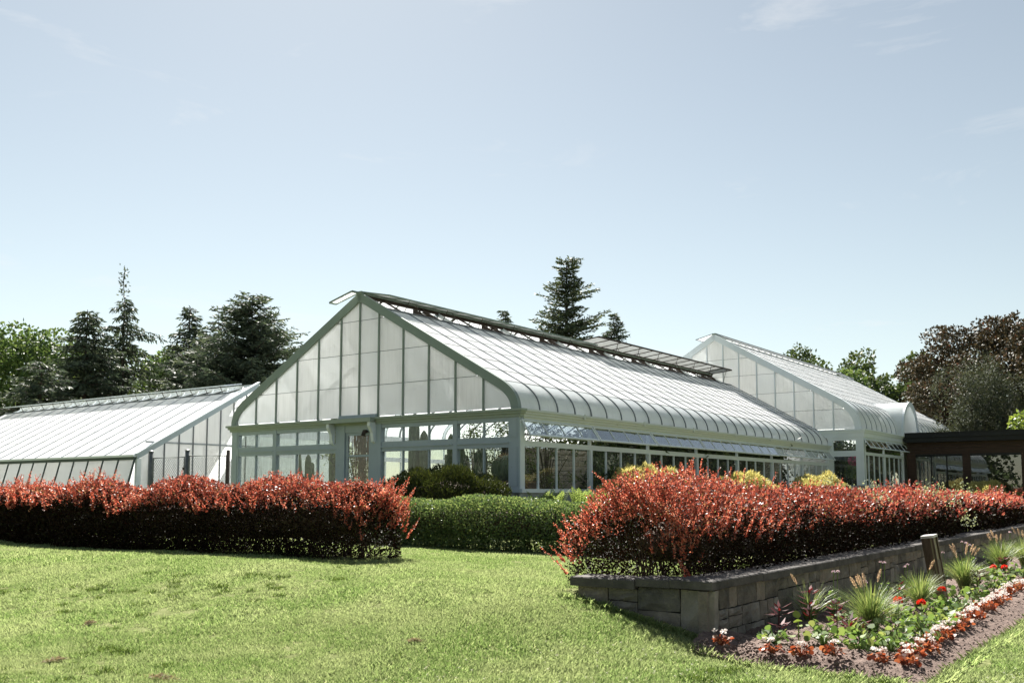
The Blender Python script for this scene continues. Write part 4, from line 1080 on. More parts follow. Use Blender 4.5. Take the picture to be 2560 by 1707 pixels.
# -- ferns at the greenhouse corner
def fern(x, y, h, n, lab):
    t = empty('fern', (x, y, tz(x, y)), random.uniform(0, 6), lab, 'fern', 'ferns at the greenhouse corner')
    Ps, Ds, Ws, Ls, Wd = [], [], [], [], []
    for i in range(n):
        az = 2*PI*i/n + random.uniform(-.25, .25); L = h*random.uniform(0.85, 1.15); lean = random.uniform(0.18, 0.42)
        d = np.array([math.cos(az), math.sin(az), 0]); side = np.array([-d[1], d[0], 0])
        for k in range(14):
            u_ = (k + 1)/14; p = d*lean*L*u_**1.5 + np.array([0, 0, L*(u_ - 0.16*u_**3)])
            tang = d*lean*1.5*u_**0.5 + np.array([0, 0, 1 - 0.48*u_*u_]); l = 0.17*h*math.sin(PI*min(1, 0.16 + u_*0.84))**0.8 + 0.015
            for sg in (-1, 1):
                Ps.append(p); Ds.append(side*sg + tang*0.45); Ws.append(tang); Ls.append(l); Wd.append(0.032*h + 0.02)
    link('fronds', leaf_mesh('fronds', np.array(Ps), np.array(Ds), np.array(Ws), np.array(Ls), np.array(Wd), M['fern'], 0.3), t)
for i, (a, b, h) in enumerate(((-1.4, -0.3, 0.95), (-0.6, -1.3, 0.80), (-0.9, -1.75, 0.88), (-1.3, -1.5, 0.86), (-0.4, -2.2, 0.85), (-1.1, -2.5, 0.92), (0.3, -2.5, 0.85), (-0.9, -2.9, 0.85))):
    fern(*GL(a, b), h, 11, 'bright green fern, %s of the group below the greenhouse corner post' % ('first', 'second', 'third', 'fourth', 'fifth', 'sixth', 'seventh', 'last')[i])

# ------------------------------------------------------------------ trees
def trunk_mesh(H, r, lean=(0, 0), wob=0.02, n=10, top=0.02):
    pts, rad = [], []
    for i in range(n + 1):
        t = i/n; pts.append((lean[0]*t + random.gauss(0, wob)*H*0.1*(0 < t < 1), lean[1]*t + random.gauss(0, wob)*H*0.1*(0 < t < 1), H*t - (0.3 if i == 0 else 0))); rad.append(r*(1 - t)**0.8 + top)
    return pts, rad
def conifer(name, label, x, y, H, Rr, prof, step=0.03, nb=6, droop=0.28, up=0.12, z0=0.06, hang=0.5, twig=0.34, dens=5.5, mat='spruce', leaf=(0.38, 0.115), lean=(0, 0), crook=None, group='trees beyond the greenhouses'):
    t = empty(name, (x, y, tz(x, y)), random.uniform(0, 6), label, 'tree', group)
    pts, rad = trunk_mesh(H*(1 if crook else 0.975), 0.016*H, lean, 0.01)
    if crook:
        for i, (dx, dz) in enumerate(crook): pts.append((pts[-1][0] + dx, pts[-1][1], pts[-1][2] + dz)); rad.append(0.03)
    link('trunk', B().tube(pts, rad, 8).mesh('trunk', M['bark'], True), t)
    Ps, Ds, Ws, Ls = [], [], [], []
    br = B()
    z = z0
    while z < 0.985:
        for j in range(nb):
            az = random.uniform(0, 2*PI); L = Rr*prof(z)*random.uniform(0.62, 1.15)
            if L < 0.4: L = 0.4
            zz = (z + random.uniform(-.4, .4)*step)*H
            d = np.array([math.cos(az), math.sin(az), 0]); side = np.array([-d[1], d[0], 0])
            base = np.array([lean[0]*z, lean[1]*z, zz])
            pos = lambda u: base + d*L*u + np.array([0, 0, L*(up*u - droop*u*u + 0.10*droop*u**4)])
            if L > 0.5: br.tube([pos(0), pos(.5), pos(1)], [0.02 + 0.012*L, 0.012 + 0.006*L, 0.006], 3, False)
            m = max(3, int(L*dens))
            for k in range(m):
                u_ = (k + 0.6)/m; p = pos(u_); tl = min(twig*L*(1.05 - u_)**0.7 + 0.16, 1.1)
                for sg in (-1, 1):
                    dv = side*sg*random.uniform(.5, 1) + d*random.uniform(.3, .9) + np.array([0, 0, -hang*random.uniform(0.3, 1.4)])
                    dv /= np.linalg.norm(dv); nn = max(2, int(tl/0.22))
                    for q in range(nn):
                        Ps.append(p + dv*tl*q/nn); Ds.append(dv + np.random.normal(0, 0.28, 3)); Ls.append(leaf[0]*random.uniform(.7, 1.2))
        z += step
    if crook:
        for i in range(80):
            p = np.array(pts[-1]) + np.random.normal(0, 0.16, 3) - [0, 0, random.uniform(0, 1) * sum(c[1] for c in crook)]
            Ps.append(p); Ds.append(np.random.normal(0, 1, 3)); Ls.append(0.3)
    P = np.array(Ps); n = len(P)
    link('foliage', leaf_mesh('foliage', P, np.array(Ds), rdir(n), np.array(Ls), leaf[1], M[mat]), t)
    br.build('branches', M['bark'], t)
    return t
np.random.seed(3)
TG = 'trees beyond the greenhouses'
F_ = 2409.28
def place(px, D): return ((px - 1280)/F_*D, D)
cone = lambda z: (1 - z)**0.8
conifer('spruce_tree', 'tallest spruce with wide-spaced drooping boughs and a crooked tip', *place(302, 70), 14.9, 7.4, lambda z: (1 - z)**0.62*(0.62 + 0.38*abs(math.sin(z*21))), 0.036, 6, 0.26, 0.14, 0.08, 1.0, 0.26, 6.0, lean=(0.5, 0), crook=[(0.25, 0.6), (0.12, 0.7), (-0.25, 0.6), (0.2, 0.25)])
conifer('spruce_tree', 'broad dark spruce standing left of the tallest one', *place(205, 64), 13.3, 5.2, lambda z: (1 - z)**0.62, 0.026, 8, 0.2, 0.10, 0.05, 0.5, lean=(0, 0))
conifer('spruce_tree', 'slim pointed spruce between the tallest spruce and the broad fir', *place(465, 72), 15.0, 4.8, lambda z: (1 - z)**0.75, 0.024, 8, 0.18, 0.16, 0.05, 0.5)
conifer('fir_tree', 'big broad-topped fir right behind the gable of the long greenhouse', *place(622, 66), 14.4, 6.0, lambda z: min(1, (1.03 - z)*1.9)**0.75, 0.022, 9, 0.02, 0.20, 0.05, 0.15, 0.34, 5.0)
conifer('fir_tree', 'lower fir with several tips beside the broad-topped one', *place(538, 69), 13.5, 4.4, lambda z: min(1, (1.02 - z)*1.5)**0.8, 0.03, 6, 0.05, 0.22, 0.05, 0.2)
conifer('fir_tree', 'shadowy low fir in the far corner by the pale broadleaf', *place(95, 58), 8.8, 4.0, lambda z: min(1, (1.02 - z)*1.6)**0.7, 0.035, 6, 0.12, 0.15, 0.05, 0.4)
conifer('spruce_tree', 'small spruce tip right of the tall pine', *place(1538, 92), 18.2, 5.6, cone, 0.02, 8, 0.05, 0.22, 0.45, 0.2, 0.3, 6.5)
conifer('spruce_tree', 'tiny spruce tip left of the tall pine', *place(1258, 92), 18.6, 4.6, cone, 0.02, 7, 0.1, 0.2, 0.55, 0.3, 0.3, 6)

def clump_tree(name, label, x, y, H, clusters, n, leaf, mat, trunk_r=0.3, limbs=True, base_h=0.3, group=TG, flat=0.85, cat='tree'):
    """clusters: list of (dx, dy, z, r) in metres"""
    t = empty(name, (x, y, tz(x, y)), 0, label, cat, group)
    C = np.array([c[:3] for c in clusters], float); r = np.array([c[3] for c in clusters])
    w = r**2; idx = rng.choice(len(C), n, p=w/w.sum())
    d = rdir(n); rr = np.clip(1 - np.abs(rng.normal(0, 0.22, n)), 0.1, 1.08)
    lum = 1 + 0.16*Waves(int(abs(x)*13) + 7, 14, 1.0, 3.2)(C[idx] + d*r[idx][:, None])
    P = C[idx] + d*(r[idx]*rr*lum)[:, None]*np.array([1, 1, flat])
    g_ = Waves(int(abs(x)*17) + 3, 14, 1.2, 3.5)(P)
    kp = g_ > -0.95; P, d = P[kp], d[kp]
    D = unit(d*0.5 + rdir(len(P)) + np.array([0, 0, -0.15]))
    link('crown', leaf_mesh('crown', P, D, rdir(len(P)), leaf[0]*rng.uniform(.6, 1.3, len(P)), leaf[1], M[mat]), t)
    pts, rad = trunk_mesh(H*0.8, trunk_r, (0, 0), 0.03)
    m = B().tube(pts, rad, 8)
    for c in clusters:
        e = np.array(c[:3]); dd_ = math.hypot(e[0], e[1]); b = np.array([0, 0, max(H*0.12, e[2] - dd_*(0.35 if flat < 0.8 else 1.1) - 0.3)])
        m.tube([b, (b + e)/2 + np.array([0, 0, 0.06*dd_]), e], [trunk_r*0.28, trunk_r*0.18, 0.03], 5, False)
    m.build('trunk', M['bark'], t, smooth=True)
    return t
def crown(H, w, n, zlo=0.3, rmin=0.1, rmax=0.22, seed=1, d=0.8):
    g = random.Random(seed); out = []
    for i in range(n):
        z = g.uniform(zlo, 0.95); k = math.sqrt(max(0.0, 1 - ((z - (zlo + 1)/2)/((1.04 - zlo)/2))**2)); a = g.uniform(0, 2*PI); q = math.sqrt(g.uniform(0.1, 1))
        out.append((w*k*q*math.cos(a), w*k*q*math.sin(a)*d, z*H, H*g.uniform(rmin, rmax)))
    return out
clump_tree('broadleaf_tree', 'pale green broadleaf tree in the far left corner, behind the conifers', *place(40, 76), 13.6, crown(13.6, 4.6, 26, 0.2, 0.09, 0.17, 2), 15000, (0.34, 0.24), 'broad')
clump_tree('broadleaf_tree', 'sunlit broadleaf filling the gap around the tallest spruce', *place(300, 90), 14.0, crown(14.0, 9.0, 40, 0.1, 0.10, 0.18, 3), 15000, (0.42, 0.28), 'broad')
clump_tree('broadleaf_tree', 'yellow-green broadleaf between the tallest and the slim spruce', *place(395, 84), 13.4, crown(13.4, 3.6, 24, 0.15, 0.09, 0.16, 4), 10000, (0.36, 0.25), 'broad')
clump_tree('broadleaf_tree', 'low broadleaf thicket behind the firs', *place(560, 92), 11.5, crown(11.5, 7.0, 24, 0.1, 0.12, 0.2, 5), 9000, (0.42, 0.28), 'broaddark')
clump_tree('broadleaf_tree', 'low broadleaf thicket behind the broad dark spruce', *place(150, 86), 13.0, crown(13.0, 6.0, 24, 0.1, 0.12, 0.2, 6), 9000, (0.42, 0.28), 'broaddark')
# tall pine with open layered boughs
conifer('pine_tree', 'tall lone pine with open layered boughs behind the greenhouse roof', *place(1418, 75), 19.4, 6.2, lambda z: (1.01 - z)**0.55*(0.72 + 0.28*math.sin(z*47)), 0.022, 9, -0.10, 0.14, 0.40, -0.05, 0.32, 7.5, 'pine', (0.32, 0.115))
# trees beyond the tall greenhouse and the pavilion
clump_tree('broadleaf_tree', 'green broadleaf tree directly above the far roof of the taller greenhouse', *place(2090, 95), 14.6, crown(14.6, 5.0, 26, 0.3, 0.09, 0.16, 7), 12000, (0.42, 0.28), 'broaddark')
clump_tree('broadleaf_tree', 'bushy green tree where the far roof runs down, left of the copper beech', *place(2165, 80), 10.8, crown(10.8, 3.6, 24, 0.25, 0.09, 0.16, 8), 10000, (0.34, 0.22), 'broad')
clump_tree('broadleaf_tree', 'taller soft green tree just left of the copper beech', *place(2255, 88), 14.2, crown(14.2, 3.9, 28, 0.25, 0.08, 0.14, 9), 13000, (0.40, 0.26), 'broaddark')
clump_tree('broadleaf_tree', 'distant tree tip above the ridge of the taller greenhouse', *place(1960, 110), 17.0, crown(17.0, 4.0, 20, 0.4, 0.08, 0.13, 10), 7000, (0.42, 0.28), 'broaddark')
bc = crown(12.6, 8.8, 165, 0.12, 0.075, 0.115, 12)
clump_tree('copper_beech', 'huge copper beech with dark bronze leaves above the pavilion', *place(2570, 66), 14.0, bc, 95000, (0.22, 0.16), 'beech', 0.5)
clump_tree('juniper_tree', 'grey-green rounded juniper in front of the copper beech', *place(2435, 56), 7.6, crown(7.6, 2.2, 22, 0.25, 0.12, 0.18, 13), 13000, (0.22, 0.06), 'juniper', 0.2)
clump_tree('juniper_tree', 'taller grey-green juniper at the far end of the pavilion roof', *place(2515, 57), 8.6, crown(8.6, 2.3, 22, 0.25, 0.12, 0.18, 14), 13000, (0.22, 0.06), 'juniper', 0.2)
clump_tree('broadleaf_tree', 'bright lime green sprays peeping over the pavilion roof', *place(2585, 50), 5.1, crown(5.1, 1.5, 16, 0.4, 0.1, 0.16, 15), 3000, (0.22, 0.15), 'limebush', 0.12)
# trees that stand outside the frame and show only as reflections in the side windows
clump_tree('broadleaf_tree', 'dark garden tree outside the frame, mirrored in the side windows', 27, 36, 11.0, crown(11.0, 3.6, 30, 0.12, 0.10, 0.16, 31), 9000, (0.40, 0.28), 'broaddark')
clump_tree('broadleaf_tree', 'dark garden tree outside the frame, mirrored behind the first window bays', 31, 29, 12.0, crown(12.0, 4.5, 30, 0.12, 0.10, 0.16, 32), 9000, (0.44, 0.30), 'broaddark')
clump_tree('broadleaf_tree', 'dark garden tree outside the frame, mirrored in the far window bays', 39, 47, 13.0, crown(13.0, 5.0, 30, 0.12, 0.10, 0.16, 33), 9000, (0.44, 0.30), 'broaddark')
for i, (x, y, h, lab) in enumerate(((-34, -6, 13, 'big tree behind the camera, mirrored in the pavilion glass'), (-24, -22, 14, 'big tree behind the camera, second in the row'), (-8, -30, 13, 'big tree behind the camera, third in the row'), (10, -28, 14, 'big tree behind the camera, fourth in the row'), (-44, 12, 13, 'big tree beyond the left edge of the view'))):
    clump_tree('broadleaf_tree', lab, x, y, h, crown(h, 6.5, 34, 0.10, 0.11, 0.18, 60 + i), 6000, (0.6, 0.42), 'broaddark')
# ------------------------------------------------------------------ bollard light
bx_, by_ = WL(5.72, -1.02)
bl = empty('bollard_light', (bx_, by_, bed_h(5.72, -1.02) - 0.03), ROT, 'leaning square bronze bollard light in the flower bed', 'bollard')
bl.rotation_euler = (Matrix.Rotation(R(-8.5), 3, 'Y') @ Matrix.Rotation(ROT - 0.15, 3, 'Z')).to_euler()
def rbox(w, z0, z1, e=0.02):
    p = [(-w + e, -w), (w - e, -w), (w, -w + e), (w, w - e), (w - e, w), (-w + e, w), (-w, w - e), (-w, -w + e)]
    m = B(); n = len(p)
    m.v = [(x, y, z) for z in (z0, z1) for x, y in p]
    m.f = [tuple(range(n))[::-1], tuple(range(n, 2*n))] + [(i, (i+1) % n, n + (i+1) % n, n + i) for i in range(n)]
    return m
rbox(0.088, -0.1, 0.26).build('base', M['brass'], bl)
for sx in (-1, 1):
    for sy in (-1, 1): B().box(min(sx*0.062, sx*0.088), max(sx*0.062, sx*0.088), min(sy*0.062, sy*0.088), max(sy*0.062, sy*0.088), 0.26, 0.955).build('corner_bar', M['brass'], bl)
rbox(0.066, 0.26, 0.955, 0.012).build('lens', M['lens'], bl)
B().box(-0.07, 0.07, -0.0775, -0.066, 0.30, 0.62).box(-0.0775, -0.066, -0.03, 0.07, 0.42, 0.955).build('shield', M['brass'], bl)
rbox(0.096, 0.955, 0.99).build('cap', M['bolcap'], bl)

# ------------------------------------------------------------------ bedding plants
def bed_thing(name, a, s, label, cat, group, rz=None):
    x, y = WL(a, s); return empty(name, (x, y, bed_h(a, s) - 0.01), random.uniform(0, 6.28) if rz is None else rz, label, cat, group)
def blades(n, h, spread, w, curve=1.0):
    """arching grass blades, three quads each"""
    V_, F_2 = [], []
    for i in range(n):
        az = random.uniform(0, 2*PI); L = h*random.uniform(0.6, 1.2); out = spread*random.uniform(0.15, 1)**0.8
        d = np.array([math.cos(az), math.sin(az), 0]); sd = np.array([-d[1], d[0], 0]) + np.array([0, 0, random.uniform(-.4, .4)])
        b = d*random.uniform(0, 0.07); k0 = len(V_)
        ts = (0, 0.35, 0.7, 1.0); ws = (1, 0.95, 0.6, 0.08)
        for t, ww in zip(ts, ws):
            p = b + d*out*t**1.7*curve + np.array([0, 0, L*(t - 0.30*curve*(out/max(spread, .01))*t**2.6)])
            V_.append(p + sd*w*ww/2); V_.append(p - sd*w*ww/2)
        for j in range(3): F_2.append((k0 + 2*j, k0 + 2*j + 1, k0 + 2*j + 3, k0 + 2*j + 2))
    return np.array(V_), np.array(F_2)
def plume_mesh(p0, d, L, r):
    n = 150; t = rng.uniform(0, 1, n); d = d/np.linalg.norm(d)
    bend = np.array([d[0], d[1], -0.6])*0.12*L
    P = p0 + d*L*t[:, None] + bend*(t**2)[:, None]
    rd = rdir(n); rd -= d*np.sum(rd*d, 1, keepdims=True)
    rr = r*np.sin(PI*np.clip(t*0.92 + 0.08, 0, 1))**0.6
    return leaf_arrays(P, unit(unit(rd)*0.8 + d*0.8), rdir(n), rr*1.6, 0.006)
GRS = [(1.75, -1.13, 0.56, 620, 5), (4.3, -1.06, 0.52, 420, 1), (7.32, -1.02, 0.55, 560, 8), (11.7, -0.86, 0.62, 600, 7), (13.3, -1.05, 0.66, 600, 6), (2.35, -0.22, 0.50, 150, 1), (17.0, -0.9, 0.66, 400, 5)]
GLAB = ['largest fountain grass tuft with pink plumes, nearest the wall corner', 'slim fountain grass tuft right beside the leaning bollard', 'fountain grass tuft with bending plumes just behind the bollard', 'fountain grass tuft with upright pink plumes beside the red geraniums at the far end',
        'fountain grass tuft cut by the picture edge', 'sparse fountain grass in the wall shade with a single plume', 'fountain grass tuft farthest along the wall']
for (a, s, h, n, npl), lab in zip(GRS, GLAB):
    t = bed_thing('fountain_grass', a, s, lab, 'ornamental grass', 'fountain grasses in the bed')
    V_, F_2 = blades(n, h, h*0.85, 0.0075)
    link('blades', np_mesh('blades', V_, F_2, M['fountain']), t)
    for k in range(npl):
        az = random.uniform(0, 2*PI); ln = random.uniform(0.12, 0.55); top = np.array([math.cos(az)*ln*h*0.7, math.sin(az)*ln*h*0.7, h*random.uniform(0.85, 1.12)])
        d = np.array([math.cos(az)*ln*1.2, math.sin(az)*ln*1.2, 1.0])
        V_, F_2 = plume_mesh(top, d, 0.17, 0.020)
        p = link('plume', np_mesh('plume', V_, F_2, M['plume']), t)
        B().tube([(0, 0, 0), tuple(top*[0.5, 0.5, 0.6]), tuple(top + d/np.linalg.norm(d)*0.15)], 0.0028, 4, False).build('stalk', M['fountain'], p)

def round_leaf(P, D, N, r, k=7):
    """rounded leaves: fan polygons"""
    D = unit(D); Wd = unit(np.cross(N, D)); V_, F_2 = [], []
    n = len(P); ang = np.linspace(-PI*0.86, PI*0.86, k)
    c = P + D*r[:, None]
    pts = [c + (D*math.cos(a) + Wd*math.sin(a))*r[:, None]*(1 + 0.07*math.cos(5*a)) + np.cross(D, Wd)*(0.18*r*math.cos(2*a))[:, None] for a in ang]
    V_ = np.stack(pts, 1).reshape(-1, 3)
    return V_, np.arange(n*k).reshape(n, k)
def leafy(t, n, h, rad, r0, r1, mat, up=0.6, name='foliage'):
    az = rng.uniform(0, 2*PI, n); q = np.sqrt(rng.uniform(0.02, 1, n))
    P = np.stack([np.cos(az)*q*rad, np.sin(az)*q*rad, h*rng.uniform(0.35, 1, n)*(1.15 - 0.5*q)], 1)
    D = unit(np.stack([np.cos(az), np.sin(az), rng.normal(0, 0.35, n)], 1) + rdir(n)*0.5)
    N = unit(rdir(n)*0.7 + np.array([0, 0, up]))
    V_, F_2 = round_leaf(P, D, N, rng.uniform(r0, r1, n))
    link(name, np_mesh(name, V_, F_2, M[mat]), t)
    m = B()
    for p in P[:: max(1, n//14)]: m.tube([(0, 0, 0), tuple(p*[.5, .5, .6]), tuple(p)], 0.004, 4, False)
    m.build('stems', M['geranium'] if mat != 'begleaf' else M['begleaf'], t)
    return P
def flower_head(t, p, r, mat, n=46, pet=(0.026, 0.022), stalk=None):
    d = rdir(n); d[:, 2] = np.abs(d[:, 2])*0.9 - 0.1; d = unit(d)
    f = link('flower_head', leaf_mesh('flower_head', np.array(p) + d*r*0.62, unit(d + rdir(n)*0.5), rdir(n), pet[0], pet[1], M[mat], 0.6), t)
    if stalk: B().tube([(p[0]*0.3, p[1]*0.3, 0.02), (p[0]*0.8, p[1]*0.8, p[2]*0.6), tuple(p)], 0.0045, 5, False).build('stalk', M['geranium'], f)
# red geraniums: five in flower, then plain leafy ones
GER = [(2.13, -1.34, 0.30, 1), (2.40, -1.52, 0.27, 1), (4.36, -1.33, 0.26, 1), (8.30, -1.30, 0.28, 1), (8.62, -1.42, 0.28, 1)]
GL_ = ['scarlet geranium in front of the largest grass tuft, the one with the taller stalk', 'scarlet geranium beside the taller one, nearer the begonia edging', 'lone scarlet geranium at the foot of the bollard', 'scarlet geranium of the far pair, nearer the wall', 'scarlet geranium of the far pair, nearer the begonia edging']
for (a, s, h, _), lab in zip(GER, GL_):
    t = bed_thing('geranium', a, s, lab, 'geranium', 'scarlet geraniums')
    leafy(t, 30, h*0.62, 0.17, 0.022, 0.042, 'geranium')
    for k in range(1): flower_head(t, (random.uniform(-.02, .02), random.uniform(-.02, .02), h + 0.03), 0.048, 'redpetal', 70, (0.030, 0.026), True)
spots = [(0.35, -1.05), (0.55, -1.38), (0.95, -1.62), (1.35, -1.48), (1.5, -1.75), (1.9, -1.62), (2.85, -1.4), (3.2, -1.62), (3.75, -1.35), (4.7, -1.5), (5.1, -1.25), (5.5, -1.48), (6.3, -1.4), (6.8, -1.25), (7.2, -1.5), (7.8, -1.45), (9.3, -1.3), (9.9, -1.5), (10.6, -1.25), (11.6, -1.45), (12.6, -1.4), (14, -1.3), (15.2, -1.4), (0.1, -0.62), (0.15, -1.45), (0.75, -1.75), (0.3, -1.72), (1.2, -1.78), (2.2, -1.75), (2.7, -1.7), (3.6, -1.62), (4.1, -1.6), (0.9, -0.85), (2.6, -0.9), (2.0, -0.75), (3.6, -0.95), (4.9, -0.7), (6.6, -0.85), (6.4, -1.1), (8.2, -0.95), (9.6, -1.05), (11.2, -0.95), (1.15, -1.2), (3.0, -1.05), (5.3, -0.85), (9.0, -0.8), (10.2, -0.8)]
for a, s in spots:
    t = bed_thing('geranium', a, s, 'leafy green geranium without flowers between the begonia edging and the grasses', 'geranium', 'geraniums not in flower')
    leafy(t, 26, random.uniform(0.13, 0.24), random.uniform(0.12, 0.2), 0.022, 0.045, 'geranium')
# begonias: edging row and a loose front row
def begonia(a, s, lab, grp, nl=34, nf=5):
    t = bed_thing('begonia', a, s, lab, 'begonia', grp)
    leafy(t, nl, 0.11, 0.085, 0.016, 0.030, 'begleaf', 0.5)
    for k in range(nf): 
        az = random.uniform(0, 6.28); q = random.uniform(0, 0.075)
        flower_head(t, (math.cos(az)*q, math.sin(az)*q, 0.115 + random.uniform(0, 0.03)), 0.018, 'whitepetal', 11, (0.022, 0.020))
a = -0.22
while a < 17:
    begonia(a, -1.98 + 0.045*min(a, 5.5) + random.uniform(-.07, .07), 'white begonia with bronze leaves in the edging row along the lawn', 'begonias in the edging row', 30 if a < 8 else 18, random.randint(2, 5))
    a += 0.185 if a < 8 else 0.24
for (a, s, lab) in ((-0.42, -0.28, 'white begonia in the shade at the foot of the wall corner'), (-0.48, -0.82, 'white begonia at the edge of the wall shadow'), (-0.46, -1.10, 'bushy white begonia just in the sun, second in the front row'),
                    (-0.42, -1.40, 'mostly bronze begonia in the middle of the front row'), (-0.28, -1.76, 'white begonia of the front row nearest the edging row')):
    begonia(a, s, lab, 'begonias across the bed end', 34, 4)
# maroon foliage plants
def maroon(a, s, lab, h, n):
    t = bed_thing('bloodleaf', a, s, lab, 'foliage plant', 'maroon foliage plants')
    Ps, Ds = [], []
    for k in range(n):
        az = k*2.4; lev = random.uniform(0.25, 1); d = np.array([math.cos(az), math.sin(az), random.uniform(0.0, 0.7)])
        Ps.append([math.cos(az)*0.02, math.sin(az)*0.02, h*lev]); Ds.append(d)
    P = np.array(Ps); D = np.array(Ds); N = np.tile([0, 0, 1.0], (n, 1)); Wd = np.cross(unit(D), N)
    link('foliage', leaf_mesh('foliage', P, D, Wd, rng.uniform(.09, .16, n), 0.036, M['blood'], 0.4, 0.15), t)
    B().tube([(0, 0, -0.02), (0.01, 0, h*0.5), (0, 0, h)], [0.007, 0.006, 0.003], 5, False).build('stem', M['blood'], t)
for (a, s, h, n, lab) in ((0.71, -0.46, 0.34, 22, 'maroon-leaved plant deepest in the wall shade'), (1.56, -0.50, 0.42, 26, 'taller maroon-leaved plant in the wall shade'), (1.38, -0.86, 0.33, 26, 'maroon-leaved plant left of the largest grass tuft'),
                          (1.0, -1.12, 0.20, 24, 'low maroon plant in front of the largest grass tuft'), (1.3, -1.15, 0.18, 18, 'smallest maroon plant tucked under the largest grass tuft'), (4.1, -0.84, 0.36, 24, 'maroon-leaved plant between the largest grass tuft and the bollard'),
                          (7.2, -1.25, 0.34, 26, 'maroon-leaved plant behind the bollard'), (10.9, -1.05, 0.36, 20, 'maroon-leaved plant far along the bed')):
    maroon(a, s, lab, h, n)
# tall weed and wispy verbena by the wall
t = bed_thing('sunflower_seedling', 0.33, -0.80, 'upright seedling with broad green leaves at the shadow edge', 'seedling', None)
V_, F_2 = round_leaf(np.array([[0, 0, .28], [0.02, 0, .24], [-.02, 0.02, .2], [0, -.02, .14]]), np.array([[.5, .2, .6], [-1, .2, .3], [.6, -.8, .1], [-.5, .9, .1]]), np.array([[-.6, 0, 1], [0, .2, 1], [0, 0, 1], [0, 0, 1.]]), np.array([.045, .05, .035, .03]))
link('leaves', np_mesh('leaves', V_, F_2, M['limebush']), t); B().tube([(0, 0, 0), (0.01, 0, 0.28)], 0.006, 5).build('stem', M['limebush'], t)
VB = ['first', 'second', 'third', 'fourth', 'fifth', 'sixth', 'seventh', 'eighth', 'last']
for i, (a, s, h) in enumerate(((2.9, -0.32, 0.55), (3.5, -0.62, 0.42), (4.9, -0.45, 0.55), (5.6, -0.55, 0.48), (7.9, -0.6, 0.5), (9.6, -0.62, 0.58), (10.5, -0.5, 0.62), (12.4, -0.55, 0.6), (14.5, -0.6, 0.6))):
    t = bed_thing('verbena', a, s, 'wispy verbena with lilac heads against the wall, %s from the wall corner' % VB[i], 'verbena', 'verbenas along the wall')
    leafy(t, 26, h*0.75, 0.12, 0.012, 0.026, 'geranium', 0.4)
    for k in range(2): flower_head(t, (random.uniform(-.10, .10), random.uniform(-.10, .10), h + random.uniform(0, .06)), 0.022, 'lilac', 26, (0.016, 0.014), True)

# ------------------------------------------------------------------ inside the greenhouse
def lathe(name, prof_, ribs, depth, mat, parent, loc=(0, 0, 0)):
    m = B(); k = ribs*4
    for r, z in prof_:
        for j in range(k):
            an = 2*PI*j/k; rr = r*(1 + depth*math.cos(ribs*an)); m.v.append((rr*math.cos(an), rr*math.sin(an), z))
    for i in range(len(prof_)-1):
        for j in range(k): m.f.append((i*k+j, i*k+(j+1) % k, (i+1)*k+(j+1) % k, (i+1)*k+j))
    return m.build(name, mat, parent, loc, smooth=True)
def inside(name, a, b, z, label, cat, group=None):
    x, y = GL(a, b); return empty(name, (x, y, z), ROT, label, cat, group)
FZ = GHZ + 0.03
pl = inside('planter_box', 0.85, 1.05, FZ, 'dark clay planter under the barrel cactus behind the corner window', 'planter')
B().box(-0.55, 0.55, -0.6, 0.6, 0, 0.95).build('body', M['terracotta'], pl); B().box(-0.6, 0.6, -0.65, 0.65, 0.95, 1.02).build('rim', M['terracotta'], pl)
bcx = inside('barrel_cactus', 0.85, 0.98, FZ + 1.0, 'big ribbed barrel cactus behind the corner window', 'cactus')
lathe('body', [(0.30, 0), (0.40, 0.08), (0.455, 0.25), (0.46, 0.40), (0.40, 0.56), (0.27, 0.67), (0.12, 0.71), (0.02, 0.70)], 24, 0.045, M['cactus'], bcx)
n = 260; d = rdir(n); d[:, 2] = np.abs(d[:, 2]) + 0.25; d = unit(d)
link('spines', leaf_mesh('spines', d*[0.34, 0.34, 0.22] + [0, 0, 0.48], unit(d + [0, 0, .5]), rdir(n), 0.11, 0.016, M['spine']), bcx)
def column_cactus(a, b, h, r, lab, arms=()):
    t = inside('column_cactus', a, b, FZ + 0.02, lab, 'cactus', 'column cacti behind the front windows')
    lathe('stem', [(r*.9, 0), (r, h*.1), (r*1.05, h*.5), (r, h*.85), (r*.75, h*.95), (r*.2, h)], 9, 0.10, M['cactus'], t)
    for az, z0_, L in arms:
        c, s = math.cos(az), math.sin(az)
        B().tube([(0, 0, z0_), (c*.16, s*.16, z0_ + .05), (c*.25, s*.25, z0_ + .2), (c*.27, s*.27, z0_ + L)], [r*.6, r*.65, r*.65, r*.4], 8).build('arm', M['cactus'], t, smooth=True)
column_cactus(1.0, 4.55, 3.0, 0.15, 'thick column cactus just right of the greenhouse door')
column_cactus(1.1, 4.25, 2.5, 0.13, 'column cactus leaning against the thick one by the door')
column_cactus(1.5, 3.55, 2.4, 0.11, 'branching column cactus behind the second front window', [(1.2, 1.1, .7), (4.2, 1.3, .6)])
column_cactus(0.9, 2.75, 2.05, 0.17, 'stout ribbed column cactus in the middle front window')
column_cactus(1.3, 2.35, 1.9, 0.15, 'shorter ribbed column cactus beside the window post')
column_cactus(0.7, 1.75, 1.9, 0.12, 'column cactus close to the corner window post')
column_cactus(1.0, 9.1, 1.9, 0.10, 'branching candelabra cactus left of the greenhouse door', [(0.3, 1.0, .65), (2.6, 1.1, .8), (4.6, 0.9, .7)])
column_cactus(1.2, 8.15, 3.2, 0.13, 'tall knobbly cactus left of the greenhouse door')
column_cactus(1.6, 3.05, 1.75, 0.10, 'small dark column cactus behind the stout ribbed one')
